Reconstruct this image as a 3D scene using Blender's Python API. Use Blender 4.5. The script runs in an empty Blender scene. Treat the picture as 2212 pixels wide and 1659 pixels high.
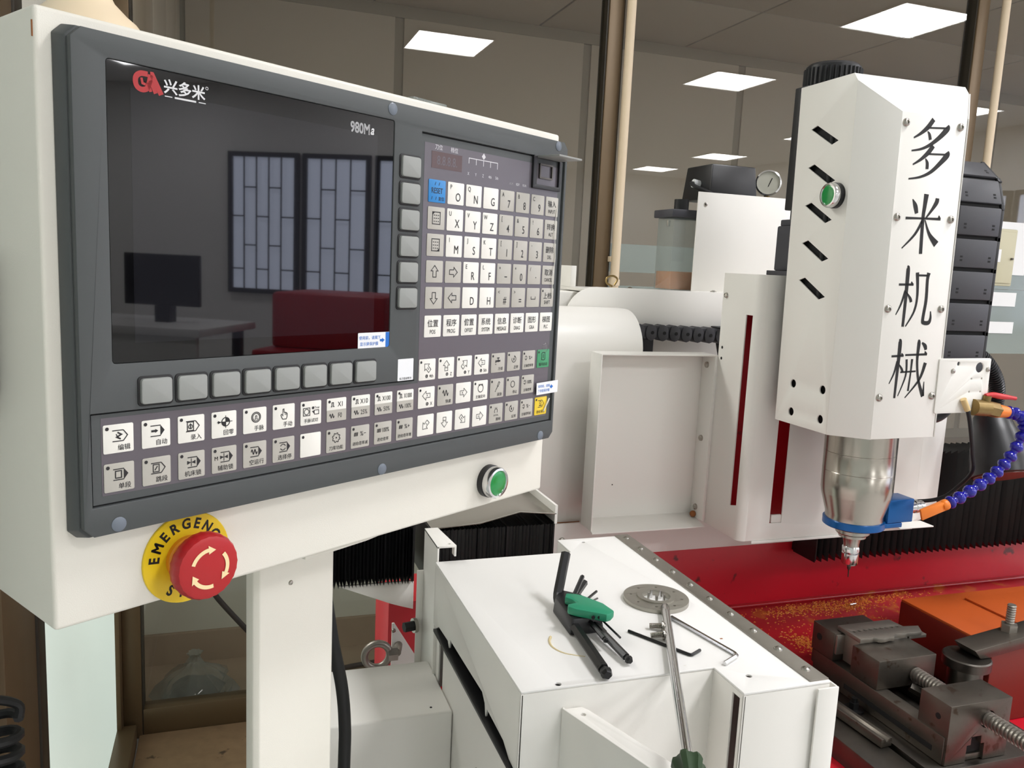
import bpy, bmesh, math, random
from mathutils import Vector, Matrix
from mathutils.geometry import tessellate_polygon
random.seed(7)
D = bpy.data
SC = bpy.context.scene
COL = SC.collection
pi = math.pi

# ------------------------------------------------------------------ camera
cam = D.cameras.new('camera'); cam.sensor_width = 36; cam.lens = 29.0506; cam.clip_start = .01; cam.clip_end = 100
cam_o = D.objects.new('camera', cam); COL.objects.link(cam_o); SC.camera = cam_o
cam_o.matrix_world = Matrix(((0.94654545, 0.00231162, -0.32256218, 0),
                             (-0.31912589, 0.15245693, -0.93536921, 0),
                             (0.04701462, 0.98830741, 0.14504512, 1.45), (0, 0, 0, 1)))
# ------------------------------------------------------------------ world, exposure
w = D.worlds.new('world'); SC.world = w; w.use_nodes = True
w.node_tree.nodes['Background'].inputs[0].default_value = (.62, .72, .85, 1)
w.node_tree.nodes['Background'].inputs[1].default_value = .6
vs = SC.view_settings
vs.view_transform = 'Standard'; vs.look = 'None'; vs.exposure = 0.7; vs.gamma = 1; vs.use_curve_mapping = False
LED = 20.0          # radiance of the square ceiling lights
DAY = 2.0           # radiance of the daylit window panes

# ------------------------------------------------------------------ materials
def lin(c): return tuple(((v/255)/12.92 if v/255 <= .04045 else ((v/255+.055)/1.055)**2.4) for v in c) + (1,)
MATS = {}
def mat(name, col, rough=.5, metal=0, spec=.5, var=0, vscale=8, bump=0, bscale=200, emit=0, coat=0, dirt=None, dscale=14, dth=.62, aniso=None):
    m = D.materials.new(name); m.use_nodes = True; nt = m.node_tree; n = nt.nodes; b = n['Principled BSDF']
    c = lin(col); b.inputs['Base Color'].default_value = c
    b.inputs['Roughness'].default_value = rough; b.inputs['Metallic'].default_value = metal
    b.inputs['Specular IOR Level'].default_value = spec; b.inputs['Coat Weight'].default_value = coat
    b.inputs['Coat Roughness'].default_value = .08
    tc = n.new('ShaderNodeTexCoord'); src = None
    if var or dirt:
        no = n.new('ShaderNodeTexNoise'); no.inputs['Scale'].default_value = vscale; no.inputs['Detail'].default_value = 4
        nt.links.new(tc.outputs['Object'], no.inputs['Vector'])
        mx = n.new('ShaderNodeMix'); mx.data_type = 'RGBA'
        mx.inputs['A'].default_value = tuple(max(0, v*(1-var)) for v in c[:3]) + (1,)
        mx.inputs['B'].default_value = tuple(min(1, v*(1+var)) for v in c[:3]) + (1,)
        nt.links.new(no.outputs['Fac'], mx.inputs['Factor']); src = mx.outputs['Result']
    if dirt:
        n2 = n.new('ShaderNodeTexNoise'); n2.inputs['Scale'].default_value = dscale; n2.inputs['Detail'].default_value = 6
        nt.links.new(tc.outputs['Object'], n2.inputs['Vector'])
        rp = n.new('ShaderNodeMapRange'); rp.inputs['From Min'].default_value = dth; rp.inputs['From Max'].default_value = dth+.06
        nt.links.new(n2.outputs['Fac'], rp.inputs['Value'])
        m2 = n.new('ShaderNodeMix'); m2.data_type = 'RGBA'; nt.links.new(src, m2.inputs['A']); m2.inputs['B'].default_value = lin(dirt)
        nt.links.new(rp.outputs['Result'], m2.inputs['Factor']); src = m2.outputs['Result']
    if src: nt.links.new(src, b.inputs['Base Color'])
    if bump:
        n3 = n.new('ShaderNodeTexNoise'); n3.inputs['Scale'].default_value = bscale; n3.inputs['Detail'].default_value = 3
        if aniso:
            mp = n.new('ShaderNodeMapping'); mp.inputs['Scale'].default_value = aniso
            nt.links.new(tc.outputs['Object'], mp.inputs['Vector']); nt.links.new(mp.outputs['Vector'], n3.inputs['Vector'])
        else: nt.links.new(tc.outputs['Object'], n3.inputs['Vector'])
        bp = n.new('ShaderNodeBump'); bp.inputs['Strength'].default_value = bump; bp.inputs['Distance'].default_value = .001
        nt.links.new(n3.outputs['Fac'], bp.inputs['Height']); nt.links.new(bp.outputs['Normal'], b.inputs['Normal'])
    if emit:
        b.inputs['Emission Color'].default_value = c; b.inputs['Emission Strength'].default_value = emit
    MATS[name] = m; return m
def glass_mat(name, tint, ior=1.5, rough=0.0, body=0, bodycol=(200, 210, 205)):
    m = D.materials.new(name); m.use_nodes = True; nt = m.node_tree; n = nt.nodes; n.clear()
    o = n.new('ShaderNodeOutputMaterial'); t = n.new('ShaderNodeBsdfTransparent'); t.inputs[0].default_value = lin(tint)
    g = n.new('ShaderNodeBsdfGlossy'); g.inputs['Roughness'].default_value = rough
    f = n.new('ShaderNodeFresnel'); ge = n.new('ShaderNodeNewGeometry'); mr = n.new('ShaderNodeMapRange')
    mr.inputs['To Min'].default_value = ior; mr.inputs['To Max'].default_value = 1/ior      # thin pane: no total reflection at its rear face
    nt.links.new(ge.outputs['Backfacing'], mr.inputs['Value']); nt.links.new(mr.outputs['Result'], f.inputs['IOR'])
    mx = n.new('ShaderNodeMixShader'); nt.links.new(f.outputs[0], mx.inputs[0]); nt.links.new(g.outputs[0], mx.inputs[2])
    if body:
        d = n.new('ShaderNodeBsdfDiffuse'); d.inputs[0].default_value = lin(bodycol)
        m0 = n.new('ShaderNodeMixShader'); m0.inputs[0].default_value = body
        nt.links.new(t.outputs[0], m0.inputs[1]); nt.links.new(d.outputs[0], m0.inputs[2]); nt.links.new(m0.outputs[0], mx.inputs[1])
    else: nt.links.new(t.outputs[0], mx.inputs[1])
    nt.links.new(mx.outputs[0], o.inputs[0]); MATS[name] = m; return m

mat('white_paint', (238, 235, 228), .38, spec=.4, var=.015, vscale=3, bump=.04, bscale=900)
mat('white_marked', (238, 236, 232), .4, spec=.4, var=.02, vscale=5, bump=.04, bscale=900, dirt=(206, 198, 184), dscale=38, dth=.74)
mat('cab_paint', (238, 234, 222), .42, spec=.4, var=.01, vscale=3, bump=.12, bscale=1500)
mat('bezel_grey', (80, 83, 83), .5, spec=.35, bump=.03, bscale=2500)
mat('groove', (14, 15, 16), .7)
mat('membrane', (98, 92, 98), .3, spec=.5, bump=.05, bscale=60)
mat('key_white', (240, 237, 228), .35, bump=.03, bscale=60)
mat('key_grey', (186, 182, 172), .35, bump=.03, bscale=60)
mat('key_blue', (38, 132, 200), .35); mat('key_green', (66, 150, 104), .35); mat('key_yellow', (238, 205, 52), .35)
mat('ink', (34, 32, 34), .5); mat('ink_light', (215, 213, 215), .5); mat('ink_black', (16, 15, 15), .6)
mat('soft_key', (150, 152, 148), .45, bump=.05, bscale=2500)
mat('rubber_black', (18, 18, 19), .55); mat('plastic_black', (26, 26, 28), .38)
mat('screen_glass', (6, 6, 8), .02, spec=.55); mat('lcd', (24, 24, 28), .02, spec=.55)
mat('logo_red', (172, 28, 30), .4); mat('logo_white', (215, 215, 215), .4)
mat('cap_blue', (110, 118, 128), .35); mat('sticker_white', (240, 241, 242), .4); mat('sticker_blue', (20, 110, 200), .4)
mat('display_red', (88, 66, 64), .25); mat('lid_grey', (150, 150, 146), .45)
mat('estop_red', (178, 28, 32), .36, bump=.03, bscale=900); mat('estop_yellow', (240, 205, 30), .4); mat('estop_orange', (236, 150, 30), .4)
mat('estop_arrow', (246, 222, 170), .45)
mat('chrome', (216, 216, 216), .16, 1); mat('nose_steel', (178, 172, 162), .23, 1, bump=.03, bscale=60, aniso=(1, 1, 40))
mat('casting_shaded', (120, 34, 22), .42, var=.12, vscale=9)  # shade beside the vise is painted into the casting's side colour
mat('steel', (172, 168, 160), .27, 1, bump=.05, bscale=60, aniso=(1, 1, 40))
mat('steel_dark', (96, 92, 86), .38, 1, var=.3, vscale=30, bump=.12, bscale=300)
mat('vise_steel', (98, 92, 84), .36, .75, var=.25, vscale=25, bump=.12, bscale=260, dirt=(74, 60, 48), dscale=40, dth=.62)
mat('strip_steel', (150, 145, 136), .42, .8, var=.1, vscale=40)
mat('flange_steel', (168, 164, 154), .38, .75, bump=.05, bscale=200)
mat('black_oxide', (30, 30, 31), .33, .35)
mat('green_button', (0, 140, 62), .22, coat=.4); mat('tool_green', (38, 140, 104), .42); mat('handle_green', (40, 64, 36), .5, var=.2, vscale=40)
mat('bellows', (13, 13, 14), .38, var=.2, vscale=20)
mat('red_paint', (196, 16, 38), .36, var=.12, vscale=6, bump=.2, bscale=40, dirt=(96, 16, 20), dscale=26, dth=.66)
mat('red_ledge', (166, 28, 36), .3, var=.16, vscale=10, bump=.25, bscale=60, dirt=(176, 84, 34), dscale=22, dth=.6)
mat('red_bright', (200, 40, 50), .45, var=.05)
mat('orange_paint', (190, 86, 34), .4, var=.08, vscale=9, dirt=(120, 40, 18), dscale=30, dth=.7)
mat('chain_grey', (58, 58, 62), .5, bump=.06, bscale=600); mat('chain_black', (24, 24, 26), .5)
mat('motor_grey', (62, 62, 68), .5, bump=.05, bscale=900)
mat('blue_anodised', (18, 92, 160), .3, .4); mat('hose_blue', (28, 26, 150), .16, spec=.6); mat('nozzle_orange', (238, 128, 36), .4)
mat('brass', (140, 118, 74), .4, .8, var=.2, vscale=60); mat('lever_red', (200, 40, 44), .4); mat('tape_tan', (214, 186, 132), .55)
mat('bronze', (104, 86, 62), .42, .35, var=.08, vscale=5); mat('bronze_dark', (50, 44, 34), .5, .2)
mat('conduit_cream', (226, 206, 176), .5)
mat('wall_panel', (226, 215, 199), .5, var=.03, vscale=2); mat('joint', (176, 166, 150), .6)
mat('ceiling_tile', (206, 196, 182), .8, var=.03, vscale=3); mat('ceiling_white', (242, 241, 238), .8); mat('ceiling_bar', (128, 124, 118), .5)
mat('wall_white', (236, 235, 232), .7, var=.02, vscale=1); mat('mint_panel_glow', (208, 222, 212), .3, emit=.42)  # mint panel glows in place of side-room light coming through it
mat('plain_panel', (190, 198, 192), .35)
mat('concrete', (204, 203, 200), .7, var=.06, vscale=4)
mat('floor_board', (150, 122, 92), .75, var=.25, vscale=30, bump=.3, bscale=80, dirt=(84, 66, 50), dscale=18, dth=.66)
mat('back_floor', (172, 156, 138), .6, var=.2, vscale=6); mat('low_wall', (232, 236, 226), .5, var=.03)
mat('led', (252, 252, 255), .5, emit=LED); mat('led_frame', (235, 235, 232), .4)
mat('daylight', (205, 214, 236), .5, emit=DAY); mat('window_bar', (40, 40, 44), .5)
mat('oil_orange', (206, 124, 48), .2); mat('gauge_face', (206, 204, 190), .3); mat('box_beige', (196, 190, 160), .5); mat('paper', (236, 236, 234), .6)
mat('lamp_rim', (112, 62, 52), .3); mat('chip', (214, 130, 48), .5); mat('lamp_cream', (238, 218, 186), .45); mat('pack_red', (196, 120, 110), .4)
mat('hole_black', (9, 9, 9), .8); mat('rust', (150, 90, 44), .8); mat('stain', (222, 204, 158), .6); mat('dust', (176, 172, 160), .8)
glass_mat('glass', (241, 241, 238)); glass_mat('film', (225, 232, 228), body=.55, bodycol=(168, 178, 172), rough=.1)
glass_mat('clear_plastic', (236, 238, 238), ior=1.4, body=.25); glass_mat('film_clear', (250, 250, 250), ior=1.45)

# ------------------------------------------------------------------ mesh builder, all lengths in millimetres
ORI = {}                                    # origin (mm) that a root's parts subtract
class MB:
    def __init__(s): s.v = []; s.f = []
    def add(s, vs_, fs):
        o = len(s.v); s.v += [tuple(p) for p in vs_]; s.f += [tuple(i+o for i in f) for f in fs]; return s
    def box(s, x0, x1, y0, y1, z0, z1):
        return s.add([(x, y, z) for x in (x0, x1) for y in (y0, y1) for z in (z0, z1)],
                     [(0, 1, 3, 2), (4, 6, 7, 5), (0, 4, 5, 1), (2, 3, 7, 6), (0, 2, 6, 4), (1, 5, 7, 3)])
    def prism(s, poly, axis, a0, a1):
        n = len(poly)
        def P(p, a): return (a, p[0], p[1]) if axis == 'x' else ((p[0], a, p[1]) if axis == 'y' else (p[0], p[1], a))
        return s.add([P(p, a0) for p in poly] + [P(p, a1) for p in poly],
                     [tuple(range(n)), tuple(range(2*n-1, n-1, -1))] + [(i, i+n, (i+1) % n+n, (i+1) % n) for i in range(n)])
    def sheet(s, outer, holes, axis, a0, a1):
        """plate with real holes; outline in the plane perpendicular to axis"""
        def P(p, a): return (a, p[0], p[1]) if axis == 'x' else ((p[0], a, p[1]) if axis == 'y' else (p[0], p[1], a))
        loops = [outer] + holes; flat = [p for l in loops for p in l]; N = len(flat)
        tris = tessellate_polygon([[Vector((p[0], p[1], 0)) for p in l] for l in loops])
        s.add([P(p, a0) for p in flat] + [P(p, a1) for p in flat], [tuple(t) for t in tris] + [tuple(i+N for i in reversed(t)) for t in tris])
        base = len(s.v)-2*N; k = 0
        for l in loops:
            n = len(l)
            for i in range(n): s.f.append((base+k+i, base+k+(i+1) % n, base+N+k+(i+1) % n, base+N+k+i))
            k += n
        return s
    def lathe(s, o, d, prof, n=28, closed=True, wob=None):
        """prof: list of (radius, height along d)"""
        o = Vector(o); d = Vector(d).normalized(); a = d.orthogonal().normalized(); b = d.cross(a)
        vs_ = []; fs = []
        for j, (r, h) in enumerate(prof):
            for i in range(n):
                t = 2*pi*i/n; rr = r*(wob(i, j) if wob else 1)
                vs_.append(o+d*h+a*(math.cos(t)*rr)+b*(math.sin(t)*rr))
        for j in range(len(prof)-1):
            for i in range(n): fs.append((j*n+i, j*n+(i+1) % n, (j+1)*n+(i+1) % n, (j+1)*n+i))
        if closed: fs += [tuple(range(n-1, -1, -1)), tuple((len(prof)-1)*n+i for i in range(n))]
        return s.add(vs_, fs)
    def cyl(s, p0, p1, r, r1=None, n=24):
        d = Vector(p1)-Vector(p0); return s.lathe(p0, d, [(r, 0), (r if r1 is None else r1, d.length)], n)
    def tube(s, pts, r, n=10, caps=True):
        pts = [Vector(p) for p in pts]; m = len(pts); up = None; vs_ = []; fs = []
        for j, p in enumerate(pts):
            t = (pts[min(j+1, m-1)]-pts[max(j-1, 0)]).normalized()
            if up is None: up = t.orthogonal().normalized()
            up = (up-t*up.dot(t)).normalized(); q = t.cross(up); rr = r(j) if callable(r) else r
            for i in range(n): a = 2*pi*i/n; vs_.append(p+up*(math.cos(a)*rr)+q*(math.sin(a)*rr))
        for j in range(m-1):
            for i in range(n): fs.append((j*n+i, j*n+(i+1) % n, (j+1)*n+(i+1) % n, (j+1)*n+i))
        if caps: fs += [tuple(range(n-1, -1, -1)), tuple((m-1)*n+i for i in range(n))]
        return s.add(vs_, fs)
    def ball(s, c, r, n=14, m=8): return s.lathe((c[0], c[1], c[2]-r), (0, 0, 1), [(max(.01*r, r*math.sin(pi*j/m)), r-r*math.cos(pi*j/m)) for j in range(m+1)], n)
    def frustum(s, q0, q1):
        n = len(q0); return s.add(list(q0)+list(q1), [tuple(range(n-1, -1, -1)), tuple(range(n, 2*n))]+[(i, (i+1) % n, (i+1) % n+n, i+n) for i in range(n)])
    def rot(s, M, c=(0, 0, 0), i0=0):
        c = Vector(c); s.v[i0:] = [tuple(M @ (Vector(p)-c)+c) for p in s.v[i0:]]; return s
    def mesh(s, name, off=(0, 0, 0), bevel=0, seg=2, ang=35, smooth=True):
        me = D.meshes.new(name)
        me.from_pydata([((p[0]-off[0])*.001, (p[1]-off[1])*.001, (p[2]-off[2])*.001) for p in s.v], [], s.f)
        bm = bmesh.new(); bm.from_mesh(me); bmesh.ops.recalc_face_normals(bm, faces=bm.faces)
        if bevel:
            es = [e for e in bm.edges if len(e.link_faces) == 2 and e.calc_face_angle(0) > math.radians(ang)]
            bmesh.ops.bevel(bm, geom=es, offset=bevel*.001, segments=seg, profile=.5, affect='EDGES', clamp_overlap=True)
        bm.to_mesh(me); bm.free()
        if smooth:
            for p in me.polygons: p.use_smooth = True
            me.set_sharp_from_angle(angle=math.radians(38))
        return me
    def build(s, name, m, parent=None, bevel=0, seg=2, loc=None, **k):
        off = ORI.get(parent.name, (0, 0, 0)) if parent else (0, 0, 0)
        me = s.mesh(name, off, bevel, seg, **k); me.materials.append(MATS[m])
        o = D.objects.new(name, me); COL.objects.link(o)
        if parent: o.parent = parent; ORI[o.name] = off
        if loc: o.location = [v*.001 for v in loc]
        return o
def inst(src, parent, loc, m=None, name=None):
    o = D.objects.new(name or src.name.split('.')[0], src.data); COL.objects.link(o); o.parent = parent
    o.location = [v*.001 for v in loc]; return o
def thing(name, label, cat, loc=(0, 0, 0), group=None, local=False, rot=(0, 0, 0)):
    """an Empty at the thing's base; parts are given in world mm unless local"""
    o = D.objects.new(name, None); COL.objects.link(o); o.location = [v*.001 for v in loc]; o.rotation_euler = rot; o.empty_display_size = .02
    o['label'] = label; o['category'] = cat
    if group: o['group'] = group
    ORI[o.name] = (0, 0, 0) if local else tuple(loc); return o
def tag(o, label, cat, group=None):
    o['label'] = label; o['category'] = cat
    if group: o['group'] = group
    return o
def struct(name, mb, m, **k):
    o = mb.build(name, m, **k); o['kind'] = 'structure'; return o
def rr(x0, x1, y0, y1, r, n=4):
    """rounded rectangle outline"""
    pts = []
    for cx, cy, a in ((x1-r, y1-r, 0), (x0+r, y1-r, 90), (x0+r, y0+r, 180), (x1-r, y0+r, 270)):
        for i in range(n+1): t = math.radians(a+90*i/n); pts.append((cx+r*math.cos(t), cy+r*math.sin(t)))
    return pts
def circ(cx, cy, r, n=16): return [(cx+r*math.cos(2*pi*i/n), cy+r*math.sin(2*pi*i/n)) for i in range(n)]
def spline(pts, k=6):
    """Catmull-Rom through points of any dimension"""
    out = []; n = len(pts)
    for i in range(n-1):
        p0, p1, p2, p3 = pts[max(i-1, 0)], pts[i], pts[i+1], pts[min(i+2, n-1)]
        for j in range(k):
            t = j/k; out.append(tuple(.5*((2*b)+(c-a)*t+(2*a-5*b+4*c-d)*t*t+(3*b-a-3*c+d)*t**3) for a, b, c, d in zip(p0, p1, p2, p3)))
    return out+[tuple(pts[-1])]

# ------------------------------------------------------------------ flat print: text and line work
TCU = D.curves.new('text_bench', 'FONT'); TOB = D.objects.new('text_bench', TCU)
TCACHE = {}
def glyphs(s, bold=0):
    if (s, bold) not in TCACHE:
        TCU.body = s; TCU.size = 1; TCU.offset = bold; TCU.resolution_u = 3
        me = TOB.to_mesh()
        vs_ = [(v.co.x, v.co.y) for v in me.vertices]; fs = [tuple(p.vertices) for p in me.polygons]; TOB.to_mesh_clear()
        TCACHE[(s, bold)] = (vs_, fs)
    return TCACHE[(s, bold)]
class Ink:
    def __init__(s): s.v = []; s.f = []
    def add(s, vs_, fs): o = len(s.v); s.v += vs_; s.f += [tuple(i+o for i in f) for f in fs]; return s
    def t(s, body, x, y, size, sx=1, al='c', bold=.004, rot=0, va='c', skew=0):
        if 'M' in body and bold:                        # the offset M fills solid: thicken it by shifted copies instead
            for ox, oy in ((-1, -1), (1, -1), (1, 1), (-1, 1)): s.t(body, x+ox*bold*size*.8, y+oy*bold*size*.8, size, sx, al, 0, rot, va, skew)
            return s
        vs_, fs = glyphs(body, bold)
        if not vs_: return s
        x0 = min(p[0] for p in vs_); x1 = max(p[0] for p in vs_); y0 = min(p[1] for p in vs_); y1 = max(p[1] for p in vs_)
        ax = {'c': (x0+x1)/2, 'l': x0, 'r': x1}[al]; ay = (y0+y1)/2 if va == 'c' else 0
        c, sn = math.cos(rot), math.sin(rot); q = []
        for p in vs_:
            a, b = (p[0]-ax)*size*sx+skew*(p[1]-ay)*size, (p[1]-ay)*size; q.append((x+a*c-b*sn, y+a*sn+b*c))
        return s.add(q, fs)
    def p(s, pts):
        tri = tessellate_polygon([[Vector((a, b, 0)) for a, b in pts]]); return s.add(list(pts), [tuple(t) for t in tri])
    def l(s, pts, wd, close=False):
        """stroke with width; wd may be a list"""
        if close: pts = list(pts)+[pts[0]]
        n = len(pts); L = []; R = []
        for i, (a, b) in enumerate(pts):
            if close and i in (0, n-1): p, q = pts[n-2], pts[1]
            else: p, q = pts[max(i-1, 0)], pts[min(i+1, n-1)]
            d1 = Vector((a-p[0], b-p[1])); d2 = Vector((q[0]-a, q[1]-b))
            if d1.length < 1e-6: d1 = d2
            if d2.length < 1e-6: d2 = d1
            t = d1.normalized()+d2.normalized(); t = t.normalized() if t.length > 1e-3 else d2.normalized()
            k = 1/max(.45, t.dot(d2.normalized())); h = (wd[i] if isinstance(wd, (list, tuple)) else wd*1.25)/2*k
            L.append((a-t.y*h, b+t.x*h)); R.append((a+t.y*h, b-t.x*h))
        return s.add(L+R, [(i, i+1, n+i+1, n+i) for i in range(n-1)])
    def c(s, x, y, r, n=14): return s.add(circ(x, y, r, n), [tuple(range(n))])
    def o(s, x, y, r, wd, n=22, a0=0, a1=360): return s.l([(x+r*math.cos(math.radians(a0+(a1-a0)*i/n)), y+r*math.sin(math.radians(a0+(a1-a0)*i/n))) for i in range(n+1)], wd)
    def xf(s, sc=1, rot=0, dx=0, dy=0, i0=0):
        c, sn = math.cos(rot), math.sin(rot); s.v[i0:] = [(dx+sc*(a*c-b*sn), dy+sc*(a*sn+b*c)) for a, b in s.v[i0:]]; return s
    def build(s, name, m, parent, F=lambda a, b: (a, -.6, b)):
        """F maps the drawing plane to parent space (mm)"""
        me = D.meshes.new(name); off = ORI.get(parent.name, (0, 0, 0))
        me.from_pydata([tuple((c-q)*.001 for c, q in zip(F(a, b), off)) for a, b in s.v], [], s.f); me.materials.append(MATS[m])
        o = D.objects.new(name, me); COL.objects.link(o); o.parent = parent; ORI[o.name] = off; return o

# ================================================================== the room
H = 3160
struct('floor', MB().box(-300, 8000, -9000, 2550, -60, 0), 'concrete')
tag(MB().box(-258, 700, 1500, 2494, .5, 9).build('chipboard_sheet', 'floor_board', bevel=1), 'dusty brown chipboard sheet on the floor behind the console post', 'board')
struct('floor_back_room', MB().box(-300, 8000, 2550, 6000, -60, 0), 'back_floor')
struct('ceiling', MB().box(-340, 8040, -9000, 2550, H, H+60), 'ceiling_white')
cb = struct('ceiling_back_room', MB().box(-340, 8040, 2550, 6000, H+14, H+60), 'ceiling_bar')
tile = MB().box(-592, 592, -592, 592, -2, 14).mesh('tile', bevel=3); tile.materials.append(MATS['ceiling_tile'])
for i in range(7):
    for j in range(3):
        o = D.objects.new('ceiling_tile', tile); COL.objects.link(o); o.parent = cb; o.location = (.33+1.2*i, 3.15+1.2*j, H*.001)
struct('wall_front', MB().box(-340, 8040, -9060, -9000, 0, H), 'wall_white')
struct('wall_right', MB().box(8000, 8060, -9000, 6000, 0, H), 'wall_white')
wb = struct('wall_back', MB().box(-340, 8040, 5960, 6020, 0, H), 'joint')
xs = [-300, 1110, 2520, 3860, 5200, 6540, 8000]
for a, b in zip(xs, xs[1:]): MB().box(a+32, b-32, 5945, 5962, 90, H-75).build('wall_panel', 'wall_panel', wb, bevel=2)
MB().box(-300, 8000, 5935, 5962, H-80, H).build('ceiling_trim', 'joint', wb, bevel=2)
wl = struct('wall_left_back_room', MB().box(-360, -320, 2550, 5960, 0, H), 'joint')
for a, b in ((2560, 3080), (3110, 3900), (3930, 4700), (4730, 5500), (5530, 5940)): MB().box(-322, -300, a, b, 0, H).build('wall_panel', 'wall_panel', wl, bevel=2)
lw = struct('wall_low_back_room', MB().box(-300, 1060, 2960, 3000, 110, 1180), 'low_wall', bevel=3)
MB().box(-300, 1060, 2945, 2962, 0, 110).build('skirting', 'back_floor', lw)
MB().box(-300, 1060, 2956, 2961, 330, 334).build('seam', 'joint', lw)

# glazed partition behind the machine
def post(par, x0, x1, y0, y1, z0, z1, name='post'):
    o = MB().box(x0, x1, y0, y1, z0, z1).build(name, 'bronze', par, bevel=2)
    MB().box(x0-5, x0, y0+6, y1-6, z0, z1).build('gasket', 'bronze_dark', o); MB().box(x1, x1+5, y0+6, y1-6, z0, z1).build('gasket', 'bronze_dark', o)
    return o
win = thing('window_1', 'bronze framed glass partition running behind the whole machine', 'partition', (0, 2520, 0)); win['kind'] = 'structure'
px = [-275, 1148, 2620, 4050, 5480, 6900, 7980]
for x in px: post(win, x-25, x+25, 2490, 2550, 0, H)
for a, b in zip(px, px[1:]):
    MB().box(a+28, b-28, 2495, 2545, 0, 88).build('sill', 'bronze', win, bevel=2)
    MB().box(a+28, b-28, 2495, 2545, H-60, H).build('head_rail', 'bronze', win, bevel=2)
    g = MB().box(a+28, b-28, 2517, 2523, 86, H-58).build('pane', 'glass', win)
    if a > 1000: MB().box(a+32, b-32, 2513, 2514, 1437, 1529).build('frosted_film', 'film', g)
MB().box(2700, 3900, 2512.5, 2513.5, 1180, 1436).build('frosted_film', 'film', win)
MB().box(1180, 2590, 2512.5, 2513.5, 1180, 1392).build('frosted_film', 'film', win)
# partition on the left, turning towards the camera
wp = thing('window_2', 'bronze framed pale green panel partition on the left', 'partition', (-300, 1900, 0)); wp['kind'] = 'structure'
MB().box(-330, -300, 1250, 1440, 0, H).build('stile', 'bronze', wp, bevel=3); MB().box(-332, -296, 1440, 1490, 0, H).build('stile_edge', 'bronze_dark', wp, bevel=3)
MB().box(-330, -312, 1490, 2460, 60, 950).build('frosted_panel', 'mint_panel_glow', wp); MB().box(-332, -298, 1490, 2460, 950, 1000).build('mid_rail', 'bronze', wp, bevel=2)
MB().box(-324, -318, 1490, 2460, 1000, H).build('pane', 'glass', wp)
struct('floor_side_room', MB().box(-2640, -300, 1200, 6000, -60, 0), 'concrete'); struct('ceiling_side_room', MB().box(-2640, -340, 1200, 6000, H, H+60), 'ceiling_white')
struct('wall_side_room_left', MB().box(-2700, -2640, 1200, 6000, 0, H), 'wall_white'); struct('wall_side_room_front', MB().box(-2640, -340, 1140, 1200, 0, H), 'wall_white'); struct('wall_side_room_back', MB().box(-2640, -360, 6000, 6060, 0, H), 'wall_white')
MB().box(-330, -312, -9000, 1250, 0, H).build('infill_panel', 'plain_panel', wp)
MB().box(-330, -262, 1490, 2462, 0, 62).build('bottom_rail', 'bronze', wp, bevel=3); MB().box(-330, -300, 2440, 2495, 0, H).build('corner_stile', 'bronze', wp, bevel=2)

# square LED lights in the workshop ceiling; negative-x ones are added side-room fill lamps
proto = None
for x, y in ((1650, 390), (4250, 390), (6900, 390), (1650, -1710), (4250, -1710), (6900, -1710), (6900, -3800), (1650, -6000), (6900, -6000), (1650, -8000), (6900, -8000), (-1000, 2500), (-1000, 4600), (-1000, 3500), (-1750, 2500)):
    if 1:
        L = thing('ceiling_light', 'square white LED light panel set flush in the workshop ceiling', 'light', (x, y, H), 'LED light panels in the workshop ceiling')
        if proto is None:
            a = MB().sheet(rr(x-312, x+312, y-312, y+312, 4), [rr(x-296, x+296, y-296, y+296, 2)], 'z', H-12, H).build('frame', 'led_frame', L)
            b = MB().add([(x-296, y-296, H-6), (x-296, y+296, H-6), (x+296, y+296, H-6), (x+296, y-296, H-6)], [(0, 1, 2, 3)]).build('diffuser', 'led', L); proto = (a, b)
        else:
            for q in proto:
                c = q.copy(); COL.objects.link(c); c.parent = L
# barred windows on the right wall (seen mirrored in the dark screen)
for n, (y0, y1) in enumerate(((-3380, -2700), (-2560, -1930), (-1780, -1200), (-600, 600))):
    W = thing('window_%d' % (n+3), 'barred daylight window in the right workshop wall', 'window', (7990, (y0+y1)/2, 1050), 'barred windows in the right wall'); W['kind'] = 'structure'
    MB().add([(7980, y0, 1050), (7980, y1, 1050), (7980, y1, 2420), (7980, y0, 2420)], [(0, 1, 2, 3)]).build('pane', 'daylight', W)
    f = MB()
    f.box(7950, 7998, y0-50, y0, 1000, 2470); f.box(7950, 7998, y1, y1+50, 1000, 2470); f.box(7950, 7998, y0, y1, 1000, 1050); f.box(7950, 7998, y0, y1, 2420, 2470)
    f.build('frame', 'window_bar', W)
    nb = max(4, int((y1-y0)/130)); st = (y1-y0)/nb
    for i in range(1, nb): MB().box(7940, 7952, y0+i*st-7, y0+i*st+7, 1050, 2420).build('bar', 'window_bar', W)
    for i in range(nb):
        for z in ((1500, 2100) if i % 2 else (1250, 1800)): MB().box(7940, 7952, y0+i*st, y0+(i+1)*st, z, z+14).build('bar', 'window_bar', W)

# cream conduits fixed in front of the partition posts
for x, lab in ((1186, 'thin cream plastic conduit beside the middle window post'), (2696, 'thin cream plastic conduit beside the right window post')):
    t = thing('conduit', lab, 'conduit', (x, 2466, 1380), 'cream conduits on the partition')
    MB().cyl((x, 2466, 1380), (x, 2466, H), 14.5, n=18).build('pipe', 'conduit_cream', t)
    MB().cyl((x, 2466, 1392), (x, 2466, 1412), 18, n=18).build('socket', 'conduit_cream', t)
    MB().box(x-18, x+18, 2470, 2490, 1468, 1486).build('clip', 'conduit_cream', t, bevel=2)
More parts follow.
